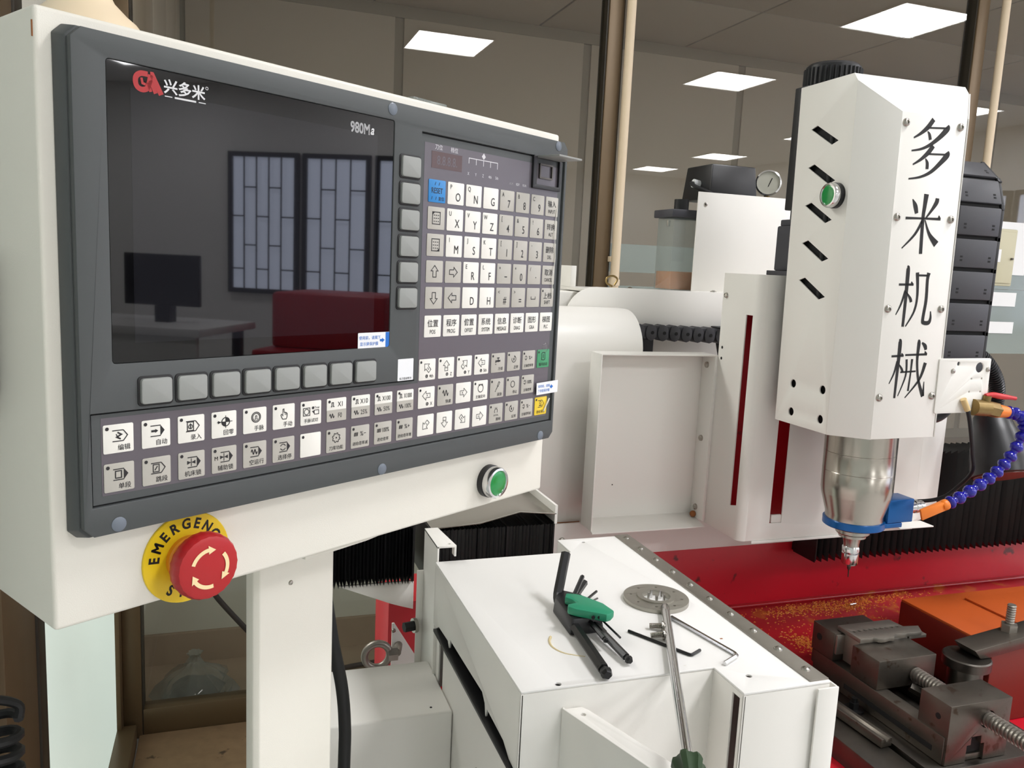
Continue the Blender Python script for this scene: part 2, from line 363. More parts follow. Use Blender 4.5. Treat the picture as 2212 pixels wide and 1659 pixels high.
# electrical box and papers on the right part of the partition
t = thing('electrical_box', 'small beige electrical box on the partition right of the cable chain', 'electrical box', (2640, 2300, 1450))
MB().box(2575, 2705, 2300, 2360, 1450, 1654).build('case', 'box_beige', t, bevel=5); MB().box(2585, 2695, 2294, 2301, 1460, 1644).build('door', 'box_beige', t, bevel=3)
MB().box(2592, 2628, 2292, 2295, 1535, 1580).build('label', 'paper', t); MB().cyl((2680, 2286, 1548), (2680, 2295, 1548), 4, n=10).build('latch', 'steel_dark', t)
MB().box(2598, 2606, 2292, 2295, 1592, 1600).build('indicator', 'hole_black', t); MB().box(2615, 2665, 2360, 2500, 1500, 1600).build('bracket', 'box_beige', t)
for x0, x1, z0, z1, lab in ((2790, 3010, 1495, 1700, 'large pale sheet stuck on the glass at the right edge'), (2840, 2985, 1370, 1425, 'small pale paper strip on the glass below the large sheet'), (2835, 2990, 1262, 1308, 'lowest pale paper strip on the glass at the right edge')):
    tag(MB().box(x0, x1, 2509, 2511, z0, z1).build('paper_sheet', 'paper'), lab, 'paper', 'papers on the glass')

tag(MB().tube(spline([(-120, 2700, 420), (-60, 2690, 380), (-40, 2680, 340), (60, 2680, 210), (150, 2690, 100), (260, 2720, 26), (420, 2760, 16), (700, 2800, 14)], 8), 9, 10).build('floor_hose', 'motor_grey'), 'grey hose hanging behind the glass at the lower left', 'hose')
t = thing('plastic_bag', 'crumpled grey plastic bag on the floor behind the lower left glass', 'bag', (-110, 2680, 0))
MB().lathe((-110, 2680, 0), (0, 0, 1), [(90, 0), (120, 25), (110, 60), (70, 95), (30, 120), (14, 150), (22, 165)], 22, wob=lambda i, j: 1+.18*math.sin(i*2.3+j)+.1*math.sin(i*5.1-j*2)).build('bag', 'clear_plastic', t); MB().lathe((-110, 2680, 1), (0, 0, 1), [(70, 0), (85, 25), (60, 55), (20, 75)], 16, wob=lambda i, j: 1+.2*math.sin(i*1.7+j)).build('contents', 'motor_grey', t)

# ================================================================== control console (its own frame: u right, d into the panel, up)
Z0 = 1349.9
con = thing('control_console', 'white CNC control console with dark grey keypad panel and black screen on a white post', 'control panel', (-67.4, 498.2, 0), local=True, rot=(0, 0, math.radians(31.81)))
def Zb(mb): mb.v = [(a, b, c+Z0) for a, b, c in mb.v]; return mb
def U(name, mb, m, parent=None, **k): return Zb(mb).build(name, m, parent or con, **k)
def FL(d): return lambda a, b: (a, d, b+Z0)
body = U('cabinet', MB().box(-23, 428, 14, 140, -118.5, 219), 'cab_paint', bevel=2.5, seg=3)
U('seam_gap', MB().box(-23.3, -22.6, 15.6, 16.4, 203, 211), 'rust', body)
U('bottom_lip', MB().prism([(160, -118), (300, -118), (262, -123), (220, -127), (178, -128), (160, -128)], 'y', 30, 120), 'cab_paint', body, bevel=2)
# post: folded channel with a box web behind
p = U('post', MB().prism([(156, 92), (160, 88), (232, 88), (236, 92), (236, 102), (232, 102), (232, 94), (162, 94), (162, 102), (156, 102)], 'z', -Z0, -118), 'cab_paint', bevel=1)
U('web', MB().box(208, 232, 94, 158, -Z0, -118), 'white_paint', p); U('foot_plate', MB().box(120, 280, 70, 200, -Z0, -Z0+12), 'white_paint', p, bevel=2)
U('rivet', MB().lathe((189, 88, -170), (0, -1, 0), [(2.2, 0), (1.6, 1), (.3, 1.4)], 12), 'steel', p)
# bezel: chamfered frame with openings for screen and membrane
def oct_(x0, x1, y0, y1, c, d): return [(x0+c, d, y0), (x1-c, d, y0), (x1, d, y0+c), (x1, d, y1-c), (x1-c, d, y1), (x0+c, d, y1), (x0, d, y1-c), (x0, d, y0+c)]
U('bezel', MB().frustum(oct_(-15, 423.5, -66, 212, 5, 14), oct_(-13, 421.5, -64, 210.4, 5.5, 3.2)), 'bezel_grey', bevel=.8)
memb = [(-6, 6.2), (-6, -45), (416, -45), (416, 192), (238, 192), (238, 6.2)]
def grow(poly, g):
    sg = [(-1, 1), (-1, -1), (1, -1), (1, 1), (-1, 1), (-1, 1)]
    return [(x+g*s[0], y+g*s[1]) for (x, y), s in zip(poly, sg)]
face = [(a, c) for a, _, c in oct_(-12, 420, -62.8, 209.4, 5.5, 0)]
U('bezel_face', MB().sheet(face, [rr(5.6, 209.6, 34.2, 196.6, 2), grow(memb, 1.1)], 'y', -2, 3.4), 'bezel_grey', bevel=.5, ang=60)
U('bezel_groove', MB().box(-8, 418, 1.2, 3.1, -48, 194), 'groove')
m_o = U('membrane', MB().prism(memb, 'y', 0, 1.5), 'bezel_grey')
mi = U('membrane_print', MB().prism([(-1, 4), (-1, -40.5), (410, -40.5), (410, 186.5), (241.5, 186.5), (241.5, 4)], 'y', -.12, .1), 'membrane', m_o)
scr = U('screen', MB().prism(rr(6, 209.2, 34.6, 196.2, 1.5), 'y', -1.2, 3), 'screen_glass')
U('lcd', MB().box(18.8, 194.5, -1.26, -1.1, 45.5, 184), 'lcd', scr)
# logo
lg = Ink(); RED = [[(27.2, 193.6), (23, 193.2), (20.6, 190.6), (20.4, 187.2), (21.4, 184.6), (24, 182.9), (27.4, 182.9)], ]
lg.l(spline([(28.6, 192.6), (24.6, 192.4), (22.1, 190.4), (21.7, 187.4), (22.8, 184.9), (25.6, 184.0), (28.4, 185.4), (29.6, 189.2), (30.2, 192.6)], 5), 2.3)
lg.l([(25.0, 190.2), (25.6, 187.4), (27.4, 187.0)], 1.1)
lg.l([(30.0, 192.8), (31.0, 192.8), (36.2, 183.0)], 2.4); lg.l([(30.0, 189.6), (33.0, 183.2)], 1.8); lg.l([(28.6, 188.4), (30.2, 183.6)], 1.4)
lg.build('logo', 'logo_red', scr, FL(-1.32))
Ink().t('兴多米', 50.2, 188.4, 8.4, bold=.022).o(63.8, 191.6, .8, .25, 12).l([(38.2, 182.9), (42.6, 182.9)], .4).l([(58.6, 182.9), (63, 182.9)], .4).l([(44, 182.9), (57, 182.9)], .8).build('brand_lettering', 'logo_white', scr, FL(-1.32))
Ink().t('980M', 178.4, 186.7, 9.8, sx=.78, bold=.022).t('a', 189.6, 185.9, 9, sx=.8, skew=.25, bold=.022).build('model_lettering', 'logo_white', scr, FL(-1.32))
# screw caps
cap = U('screw_cap', MB().lathe((0, 0, -Z0), (0, -1, 0), [(4.3, 0), (4.3, .3), (3.4, .8), (.2, 1)], 20), 'cap_blue', loc=(207, -2, 204.1+Z0))
for u, v in ((405.6, 205), (7, -57.8), (205.2, -58.4), (400.8, -58.4)): inst(cap, con, (u, -2, v+Z0), name='screw_cap')
# soft keys
skm = MB().prism(rr(-9.3, 9.3, -7.4, 7.4, 2), 'y', -4.6, 2).mesh('soft_key', bevel=.9, ang=60); skm.materials.append(MATS['soft_key'])
sbm = MB().prism(rr(-10.6, 10.6, -8.7, 8.7, 2.4), 'y', -2.6, 0).mesh('soft_key_seat', bevel=.3, ang=60); sbm.materials.append(MATS['rubber_black'])
def soft(u, v):
    o = D.objects.new('soft_key', skm); COL.objects.link(o); o.parent = con; o.location = (u*.001, 0, (v+Z0)*.001)
    q = D.objects.new('soft_key_seat', sbm); COL.objects.link(q); q.parent = o
for i in range(8): soft(29.8+22.35*i, 17.6)
for i in range(6): soft(225.3, 166-19.15*i)
# ---- membrane keys
KM = {}
def key(u, v, wd, ht, kind, ink=None, inkm='ink', half=None):
    if (wd, ht, kind) not in KM:
        me = MB().prism(rr(-wd/2, wd/2, -ht/2, ht/2, .9, 3), 'y', -.45, 0).mesh('key', bevel=.15, ang=60); me.materials.append(MATS['key_'+kind]); KM[(wd, ht, kind)] = me
    o = D.objects.new('key', KM[(wd, ht, kind)]); COL.objects.link(o); o.parent = con; o.location = (u*.001, -.0001, (v+Z0)*.001)
    if half: q = MB().prism(rr(-wd/2, wd/2, -ht/2, 0, .5, 2), 'y', -.52, -.1).build('key_half', 'key_grey', o)
    if ink: ink.build('legend', inkm, o)
    return o
def arrow(k, x=0, y=0, s=1, ang=0, txt=None, wd=.35):
    i0 = len(k.v); k.l([(-3, -1.3), (.4, -1.3), (.4, -2.8), (3.4, 0), (.4, 2.8), (.4, 1.3), (-3, 1.3)], wd/s, close=True)
    if txt: k.t(txt, -.9, 0, 2.2 if len(txt) < 2 else 1.5)
    k.xf(s, math.radians(ang), x, y, i0); return k
def blockarrow(k, fill, x=.8, y=1.6, w_=8.6, h=6.2):
    a, b = x-w_/2, x+w_/2
    k.l([(a, y+h/2), (b-2.4, y+h/2)], .45); k.l([(a, y-h/2), (b-2.4, y-h/2)], .45)
    if fill: k.p([(b-2.6, y+h/2+.2), (b, y), (b-2.6, y-h/2-.2)])
    else: k.l([(b-2.4, y+h/2), (b, y), (b-2.4, y-h/2)], .45)
    return k
def wave(k, x, y, n=2, p=2, a=1.6, wd=.5): k.l([(x+(t-.5)*n*p, y+a*math.sin(t*n*2*pi)) for t in [i/24 for i in range(25)]], wd); return k
def pulse(k, x, y, s=1): k.l([(x-1.6*s, y-1.5*s), (x-.7*s, y-1.5*s), (x-.7*s, y+1.5*s), (x+.7*s, y+1.5*s), (x+.7*s, y-1.5*s), (x+1.6*s, y-1.5*s)], .5*s); return k
def I(dot=True, w_=17): return Ink().c(-w_/2+2.1, 6.0, 1.05) if dot else Ink()
def cap_t(k, s, x=8.5-1.9, y=-5.2, sz=3.7, al='r', sx=1): return k.t(s, x, y, sz, al=al, sx=sx)
UW, UH = 17.2, 16.5
A = []
k = blockarrow(I(), False); k.l([(-.6, 3.6), (1.6, 2.2), (-1, .9), (1.2, -.4)], .7); k.l([(-1.4, 2.6), (.2, -.2)], .4); A.append(cap_t(k, '编辑'))
k = blockarrow(I(), True); k.l([(-3, 1.6), (-.2, 1.6)], 1); k.p([(-.6, 2.8), (1.2, 1.6), (-.6, .4)]); A.append(cap_t(k, '自动'))
k = blockarrow(I(), False); k.l([(-2.6, 4.2), (1.4, 4.2), (1.4, -1), (-2.6, -1)], .45, True); k.o(-.6, 1.4, 1.3, .4, 12); k.l([(-.6, .2), (-.6, 3.4)], .6); A.append(cap_t(k, '录入'))
k = I(); k.o(1, 1.6, 2.7, .5); k.p([(1, 1.6), (1, 4.3), (2.6, 3.8), (3.5, 2.7), (3.7, 1.6)]); k.p([(1, 1.6), (1, -1.1), (-.6, -.6), (-1.5, .5), (-1.7, 1.6)])
k.l([(-5, 1.6), (5.6, 1.6)], .35); k.l([(1, 5.6), (1, -2.4)], .35); k.p([(-4.4, 2.6), (-2, 1.6), (-4.4, .6)]); A.append(cap_t(k, '回零'))
k = I(); k.o(.8, 2, 3.3, .45); k.o(.8, 2, 2.5, .4); pulse(k, .8, 1.8, .75); A.append(cap_t(k, '手脉'))
k = I(); k.l([(-1.6, -.8), (-2.4, 1.2), (-1.8, 1.8), (-.8, .6), (-.8, 5), (0, 5.2), (.2, 2.8), (1.1, 2.8), (2, 2.4), (2.7, 1.6), (2.4, -.6), (1.8, -1.8), (-.8, -1.8)], .4, True); k.l([(.9, 2.6), (.9, 1)], .3); k.l([(1.8, 2.2), (1.8, .8)], .3); A.append(cap_t(k, '手动'))
k = I(); k.l([(-6.4, 3.6), (-1, 3.6), (-1, -1.6), (-6.4, -1.6)], .4, True); k.o(-3.7, 1, 1.9, .4); k.p([(.6, 1.2), (3, 1.2), (2.4, -.6)]); k.l([(2.4, 1.6), (6.4, 1.6), (6.4, -1.2), (2.8, -1.2)], .4, True); k.c(1.6, 3.4, 1); k.t('Trial', 4.8, 3.4, 2.2); A.append(k.t('手脉试切', 0, -5.2, 3, al='c'))
for a, b in (('X1', 'F0'), ('X10', '25%'), ('X100', '50%'), ('X1000', '100%')):
    k = I(); s = .62 if len(a) > 4 else (.74 if len(a) > 3 else .85)
    pulse(k, -3.6 if len(a) < 4 else -4.6, 3.8, .95); k.t(a, 3 if len(a) < 4 else 2.6, 3.8, 5, sx=s); wave(k, -4.2, -4.2, 2, 2, 1.4); k.t(b, 3, -4.2, 4.8, sx=.8 if len(b) < 4 else .7); A.append(k)
for i, k in enumerate(A): key(UW/2+22*i, -8.3, UW, UH, 'white', k, half=i > 6)
B = []
k = blockarrow(I(), True); k.l([(-2.2, 3.6), (1.2, 3.6), (1.2, -.4), (-2.2, -.4)], .5, True); B.append(cap_t(k, '单段'))
k = blockarrow(I(), False); k.l([(-2.2, 3.8), (1.4, 3.8), (1.4, -.6), (-2.2, -.6)], .45, True); k.l([(-1.2, .4), (.4, 2.8)], .5); B.append(cap_t(k, '跳段'))
for s, mm in (('机床锁', ''), ('辅助锁', 'M')):
    k = blockarrow(I(), True, x=1.6); k.p([(-3, 2.8), (-.4, 1.6), (-3, .4)]); k.p([(2.4, 2.8), (-.2, 1.6), (2.4, .4)]); k.l([(-.3, 4), (-.3, -.8)], .35)
    if mm: k.t('M', -5.6, 1.2, 3.6)
    B.append(cap_t(k, s, x=6.2))
k = blockarrow(I(), True); wave(k, -.6, 1.6, 2, 2.2, 1.5, .5); B.append(cap_t(k, '空运行', x=6.6))
k = blockarrow(I(), True); k.o(-.6, 1.6, 2, .45, 16, 20, 160); k.o(-.6, 1.6, 2, .45, 16, 200, 340); B.append(cap_t(k, '选择停', x=6.2))
B.append(I())
k = I(); k.l([(0+(3.5 if (i//2) % 2 else 2.7)*math.cos(2*pi*i/32), 2+(3.5 if (i//2) % 2 else 2.7)*math.sin(2*pi*i/32)) for i in range(32)], .4, True); k.c(0, 2, .6); B.append(k.t('刀库功能', 0, -5.2, 3.2))
for s, b in (('%−', '进给倍率减'), ('100%', '进给倍率'), ('%+', '进给倍率增')):
    k = I()
    for q in range(4): k.l([(-5.6+q*.95, .6), (-5.2+q*.95, 3.4)], .5)
    k.t(s, 2.6, 2.1, 4.8, sx=.72 if len(s) > 3 else .95); B.append(k.t(b, 0, -4.9, 3, sx=.96))
for i, k in enumerate(B): key(UW/2+22*i, -22.35-8.3, UW, UH, 'white' if i == 6 else 'grey', k)
# right-hand block of the machine keys
RW, RH = 18, 16.8
def mov(ang, t, at=None, y=1.5, s=1.3):
    k = I(at is not None, RW); arrow(k, 0, y if at else 0, s, ang, t)
    if at: k.o(1.0 if len(at) < 2 else -.6, -5.2, 1.1, .5, 12); k.c(1.0 if len(at) < 2 else -.6, -5.2, .5, 8); k.t(at, 6.6, -5.2, 3.8, al='r', sx=.85)
    return k
def spin(d):
    k = I(True, RW); k.o(0, 2, 2.8, .45, 20, 60, -200) if d > 0 else k.o(0, 2, 2.8, .45, 20, 120, 380)
    k.l([(0, .8), (0, 3)], .9); k.p([(2.2*d, 3.6), (.8*d, 5.6), (.4*d, 3.6)]); return k.t('正转' if d > 0 else '反转', 6.4, -5.2, 3.2, al='r')
def sp(s, b):
    k = I(True, RW); k.l([(-6, 3), (-4.4, 3), (-4.4, 4), (-3, 3), (-3, 1), (-4.4, 0), (-4.4, 1), (-6, 1)], .35)
    return k.t(s, 2.4, 2, 4.6, sx=.7 if len(s) > 3 else .9).t(b, 0, -5, 3, sx=.98 if len(b) < 5 else .9)
def tap():
    k = I(True, RW); k.l([(-3, .2), (-3, 1.6), (2.8, 1.6)], 1.1); k.l([(0, 1.6), (0, 4)], .7); k.l([(-1.6, 4.2), (1.6, 4.2)], .7); k.c(2, 1.6, .9); k.c(0, 1.6, 1.1); k.c(-3, -1.2, .5); return k.t('冷却', 6.4, -5.2, 3.2, al='r')
def orient():
    k = I(True, RW); k.o(0, 1.8, 3.3, .5); k.p([(-2.2, 6), (-.9, 3.9), (-2.8, 4)]); k.p([(2.2, 6), (.9, 3.9), (2.8, 4)]); k.l([(0, 5.6), (0, 4)], .4); return k.t('主轴定向', 0, -5.2, 3.1)
def oil():
    k = I(True, RW); k.l([(.4, 2), (2.2, 5.6), (3.6, 4.8), (1.6, 1.4)], .4, True); k.l([(1, 1.6), (-1.6, -1.8)], .5); k.c(-2, -2.6, .5); return k.t('润滑', 6.6, -5.6, 3.2, al='r')
def bulb():
    k = I(True, RW); k.o(0, 2, 2, .4, 18, -50, 230); k.l([(-.9, 5.4), (-.9, 3.8)], .4); k.l([(.9, 5.4), (.9, 3.8)], .4)
    for a in (-2, -1, 0, 1, 2): k.l([(a, -1), (a*1.5, -2.4)], .35)
    return k.t('照明', 6.4, -5.4, 3.2, al='r')
def fast(): k = I(True, RW); wave(k, 0, 1.6, 2, 3.2, 2.2, .55); return k.t('快速', 6.6, -5.2, 3.2, al='r')
def stop(): k = I(True, RW); k.o(0, 1.8, 2.7, .5); return k.t('停止', 6.4, -5.2, 3.2, al='r')
def start():
    k = I(True, RW); k.l([(-2.4, 4.8), (-1.4, 5.6), (2.4, 5.4), (2.8, -.6), (1.4, -1.4), (-2.4, -1)], .5, True); k.l([(0, 4), (0, .4)], .6); return k.t('循环启动', 0, -5.2, 3.2)
def hold(): k = blockarrow(I(True, RW), False, x=0, y=2); k.o(-.8, 3, 1.3, .4, 14); k.l([(-2.6, .4), (1.4, .4)], .7); return k.t('进给保持', 0, -5.4, 3.2)
rows = [[('white', mov(135, '4th', '4th')), ('white', mov(90, 'Z', 'Z')), ('white', mov(45, 'Y', 'Y')), ('white', mov(180, None, '5th').t('5th', .8, 1.6, 1.8)), ('grey', tap()), ('grey', spin(1)), ('grey', sp('%+', '主轴倍率增')), ('green', start())],
        [('white', mov(180, None, 'X').t('X', .8, 1.6, 2.6)), ('grey', fast()), ('white', mov(0, 'X')), ('white', orient()), ('grey', oil()), ('grey', stop()), ('grey', sp('100%', '主轴倍率')), None],
        [('white', mov(225, 'Y')), ('white', mov(-90, 'Z')), ('white', mov(-45, '4th')), ('white', mov(0, '5th')), ('grey', bulb()), ('grey', spin(-1)), ('grey', sp('%−', '主轴倍率减')), ('yellow', hold())]]
for r, row in enumerate(rows):
    for i, q in enumerate(row):
        if q: key(242.3+21.4*i+RW/2, 22.4-22.2*r-RH/2, RW, RH, q[0], q[1])
# alphanumeric keypad
def two(a, b): k = Ink(); k.t(a, -5.6, 4.8, 5, sx=.85); return k.t(b, 2.4, -2.6, 9.2, sx=.78)
def page(f):
    k = Ink(); k.l([(-3.2, 3.6), (3.2, 3.6), (3.2, -3.4), (-3.2, -3.4)], .4, True)
    for a in (-1.7, 0, 1.7):
        for b in (1.8, 0, -1.8): k.l([(a-.5, b), (a+.5, b)], .4)
    k.p([(-3.4, 3.8), (-1, 3.8), (-3.4, 1.6)]) if f else k.p([(3.4, -3.6), (1, -3.6), (3.4, -1.4)]); return k.xf(1.3)
def cn(a, b, dot=False): k = I(dot, 18.4); k.t(a, 0, 2.4 if not dot else 1.6, 6.2, sx=.98, bold=.008); return k.t(b, 0, -4.3, 4.6, sx=.78 if len(b) < 6 else .66)
def ar(a): return arrow(Ink(), 0, 0, 1.4, a, wd=.5)
K = [[None, two('P', 'O'), two('Q', 'N'), Ink().t('G', 2.4, -2.6, 9.2, sx=.78), two('A', '7'), two('B', '8'), two('C', '9'), cn('输入', 'INPUT')],
     [page(1), two('U', 'X'), two('V', 'Y'), two('W', 'Z'), two('[', '4'), two('&', '5'), two('!', '6'), cn('转换', 'ALT')],
     [page(0), two('I', 'M'), two('J', 'S'), two('K', 'T'), two('[', '1'), two(']', '2'), two("'", '3'), cn('删除', 'DEL')],
     [ar(90), ar(0), two('E', 'R'), two('L', 'F'), two('+', '−'), two('*', '0'), two('/', '.'), cn('取消', 'CANCEL')],
     [ar(-90), ar(180), Ink().t('D', 2.4, -2.6, 9.2, sx=.78), Ink().t('H', 2.4, -2.6, 9.2, sx=.78), two('<', '#'), two('>', '='), Ink().l([(-3, 1), (-3, -1.4), (3, -1.4), (3, 1)], .5), cn('上档', 'SHIFT', True)],
     [cn(a, b) for a, b in (('位置', 'POS'), ('程序', 'PROG'), ('偏置', 'OFFSET'), ('系统', 'SYSTEM'), ('信息', 'MESSAGE'), ('诊断', 'DIAG'), ('图形', 'GRA'), ('梯图', 'PLC'))]]
for r in range(6):
    for i in range(8):
        v = (160-20.35*r if r < 5 else 56.4)-8.5; kind = 'white' if r == 5 or (1 <= i <= 3 and not (i == 1 and r > 2)) else 'grey'
        if r == 0 and i == 0:
            k = Ink(); k.t('RESET', 0, .4, 6, sx=.78); [k.l([(a, 4.4), (a+.9, 6.8)], .35) for a in (-2.6, 1.6)]; [k.l([(a, -6.6), (a+.9, -4.2)], .35) for a in (-6, -1.6)]; k.t('复位', 4.6, -5.4, 3.2)
            key(246.5+9.2, v, 18.4, 17, 'blue', k); continue
        key(246.5+20.95*i+9.2, v, 18.4, 17, kind, K[r][i])
# membrane print above the keypad
pr = Ink(); pr.t('刀位', 256.5, 184.4, 4.2).t('档位', 273.6, 184.2, 4.2); pr.l([(290.6, 176.4), (290.6, 180.6), (325.4, 180.6), (325.4, 175.6)], .5)
for a in (299.3, 308, 316.7): pr.l([(a, 180.6), (a, 176)], .5)
pr.p([(305.6, 183.6), (308, 181.2), (310.4, 183.6), (308, 186.4)])
for a, s in ((290.4, 'X'), (299.2, 'Y'), (308, 'Z'), (316.6, '4th'), (325.2, '5th')): pr.t(s, a, 168.6, 3.4, sx=.85)
for a, s in ((344, 'ALM'), (353, 'RDY'), (362, 'RUN')): pr.t(s, a, 166.2, 3, sx=.8)
pr.build('membrane_lettering', 'ink_light', m_o, FL(-.2))
dsp = U('digit_display', MB().box(249, 282.5, -.3, .1, 168.6, 181), 'display_red', m_o)
Ink().t('8.8.8.8.', 265.8, 174.8, 9.6, sx=.82).build('digits', 'estop_orange', dsp, FL(-.36)).data.materials[0] = MATS['membrane']
# USB socket with its flap turned up
us = U('usb_recess', MB().sheet(rr(371, 411, 165.5, 193.5, 1), [rr(376, 408.5, 169, 191.5, 1)], 'y', -2.4, 2), 'plastic_black', bevel=.4)
U('recess_floor', MB().box(375, 409, 1.6, 2.6, 168, 192), 'hole_black', us); U('usb_port', MB().sheet(rr(381, 400, 174.5, 187.5, .8), [rr(382.4, 398.6, 176, 186, .5)], 'y', -1.6, 2), 'steel_dark', us); U('usb_tongue', MB().box(383, 398, .2, 2, 181.2, 183), 'strip_steel', us)
U('usb_flap', MB().box(375.5, 409.5, -26, -1.5, 191.6, 193.4), 'lid_grey', bevel=.6)
# stickers
st1 = U('sticker', MB().prism(rr(180, 213, 33.6, 45.3, .8), 'y', -1.5, -1.2), 'sticker_white'); st1['label'] = 'white protective film sticker with blue arrow on the screen corner'
U('blue_end', MB().box(206, 213, -1.55, -1.3, 33.7, 45.2), 'sticker_blue', st1)
Ink().t('使用前，请揭下', 191, 41.6, 2.9, sx=1).t('显示屏保护膜', 190.4, 37.2, 2.9).l([(200.5, 39.4), (203, 39.4)], 1.4).p([(202.6, 41.2), (205.2, 39.4), (202.6, 37.6)]).build('sticker_lettering', 'sticker_blue', st1, FL(-1.6))
st2 = U('sticker', MB().prism([(391, -8.2), (423.6, -7.6), (423.6, -19), (391.4, -19.4)], 'y', -2.5, -2.2), 'sticker_white'); st2['label'] = 'white pull tab sticker over the right panel edge'
Ink().t('使用前，请揭', 402, -11.6, 3).t('下表面保护膜', 402, -15.8, 3).l([(411.4, -13), (413.6, -13)], 1.6).p([(413, -10.8), (416.2, -13), (413, -15.2)]).build('sticker_lettering', 'sticker_blue', st2, FL(-2.6))
st3 = U('sticker', MB().prism(rr(218.4, 234.4, 7.6, 24.2, .5), 'y', -2.3, -1.9), 'sticker_white'); st3['label'] = 'small white square label under the soft keys'
Ink().t('电子版说明书', 226.4, 9.2, 2.1).build('sticker_lettering', 'ink', st3, FL(-2.4))
# crumpled strip of protective film peeling at the right edge of the keypad
U('film_edge', MB().tube(spline([(409.6, -.8, 150), (407.6, -1.6, 128), (410.4, -1.2, 106), (407.4, -1.8, 90), (409.2, -1, 70)], 6), .35, 6), 'key_white', m_o)
U('film_edge', MB().tube(spline([(405.5, -.8, -36), (408, -2, -30), (411.5, -2.4, -24)], 5), .7, 6), 'key_white', m_o)
U('film_bubble', MB().lathe((404, -.2, 24), (0, -1, 0), [(5, 0), (4.4, .5), (.2, .8)], 20), 'film_clear', m_o)
# emergency stop
eu, ev = 56.6, -94
es = U('emergency_stop', MB().lathe((eu, 0, ev), (0, -1, 0), [(13, 0), (18, 1), (20.4, 3), (20.9, 6), (20.6, 10), (19.4, 12.6), (17.4, 13.4), (.3, 13.8)], 72, wob=lambda i, j: 1+(.014 if (i % 3 == 0 and 1 < j < 6) else 0)), 'estop_red'); es['label'] = 'red mushroom emergency stop button'
yd = U('yellow_disc', MB().lathe((eu, 14, ev), (0, -1, 0), [(29.2, 0), (29.2, 1.2), (28.8, 1.6), (.3, 1.6)], 48), 'estop_yellow', es)
U('collar', MB().lathe((eu, 13, ev), (0, -1, 0), [(14.5, 0), (14.5, 4), (13.6, 5), (13.6, 14)], 36), 'estop_orange', es)
k = Ink(); k.o
for i, ch in enumerate('EMERGENCY'):
    a = math.radians(172-20*i); k.t(ch, eu+22.2*math.cos(a), ev+22.2*math.sin(a), 9.2, sx=.9, bold=.035, rot=a-pi/2)
for i, ch in enumerate('STOP'):
    a = math.radians(-122+20*i); k.t(ch, eu+22.0*math.cos(a), ev+22.0*math.sin(a), 9.2, sx=.9, bold=.035, rot=a+pi/2)
k.build('disc_lettering', 'ink_black', es, FL(12.3))
k = Ink()
for a0 in (160, 40, -80):
    k.o(eu, ev, 11.8, 2.0, 12, a0, a0-66); a = math.radians(a0-66); b = math.radians(a0-90)
    k.p([(eu+14.6*math.cos(a), ev+14.6*math.sin(a)), (eu+9*math.cos(a), ev+9*math.sin(a)), (eu+11.8*math.cos(b), ev+11.8*math.sin(b))])
k.build('turn_arrows', 'estop_arrow', es, FL(-13.95))
# green push button
def push_button(o, d, par, scale=1):
    o = Vector(o); q = lambda p: [(r*scale, h*scale) for r, h in p]; b = MB().lathe(o, d, q([(14.8, 0), (14.8, 5), (13.5, 5.4)]), 36)
    bo = b.build('push_button', 'plastic_black', par); bo['label'] = 'green push button with chrome ring'
    MB().lathe(o, d, q([(13.6, 4.5), (14.4, 6), (14.4, 11), (13.4, 13), (11.6, 13.4), (11, 12.2)]), 36).build('chrome_ring', 'chrome', bo)
    MB().lathe(o, d, q([(11, 8), (11, 12.2), (9.4, 12.9), (.2, 12.6)]), 32).build('green_cap', 'green_button', bo); return bo
push_button((347, 14, -95.5+Z0), (0, -1, 0), con)
# swivel collar standing on the cabinet, hand-held pendant hooked on its left side
t = thing('swivel_collar', 'cream swivel collar of the support arm on top of the control cabinet', 'arm collar', (0, 0, 0), local=True); t.parent = None
t.location = con.matrix_basis @ Vector((.024, .062, (219+Z0)*.001)); 
MB().lathe((0, 0, 0), (0, 0, 1), [(32, 0), (32, 4), (28, 9), (23, 13), (16, 20), (13, 26), (12, 190), (11, 192)], 40).build('collar', 'lamp_cream', t); MB().cyl((0, 0, 190), (0, 0, 1591), 11, n=28).build('arm_tube', 'lamp_cream', t)

# small things on and at the console
def at_con(u, d, up): return con.matrix_basis @ Vector((u*.001, d*.001, (up+Z0)*.001))
t = thing('blister_pack', 'flat clear and pinkish plastic pack lying on top of the control cabinet', 'plastic pack', local=True, rot=(0, 0, math.radians(33)))
t.location = at_con(262, 62, 219.3)
MB().box(-38, 30, -16, 16, 0, 7).build('tray', 'clear_plastic', t, bevel=2.5); MB().box(-34, 26, -13, 13, 1, 4).build('insert', 'pack_red', t, bevel=1); MB().box(12, 52, -14, 12, 7.2, 10).build('lid', 'clear_plastic', t, bevel=1)
t = thing('hand_pendant', 'black hand-held pendant hooked on the left side of the control cabinet', 'pendant', local=True, rot=(0, 0, math.radians(31.81)))
t.location = at_con(-38, 112, 0)
MB().prism(rr(-13, 14, 4, 92, 12, 6), 'y', -34, 34).build('case', 'rubber_black', t, bevel=4); MB().cyl((-13, 0, 62), (-20, 0, 62), 22, n=28).build('dial', 'plastic_black', t); MB().cyl((0, 0, -10), (0, 0, 6), 7, n=14).build('cord_grip', 'rubber_black', t)
t = thing('coiled_cord', 'black coiled cord hanging at the lower left edge', 'cord', (-214, 800, 640))
pts = [(-201+18*math.cos(a)+.02*(a*3), 800+18*math.sin(a)-a*.35, 1020-a*2.5) for a in [i*pi/8 for i in range(16*26)]]
MB().tube(pts, 4.6, 8).build('coil', 'rubber_black', t)
MB().tube(spline([pts[0], (-184, 802, 1032), (-205, 790, 1044), (-232, 780, 1030), (-245, 700, 1180), (-200, 640, 1330)], 5), 4.2, 8).build('lead', 'rubber_black', t)
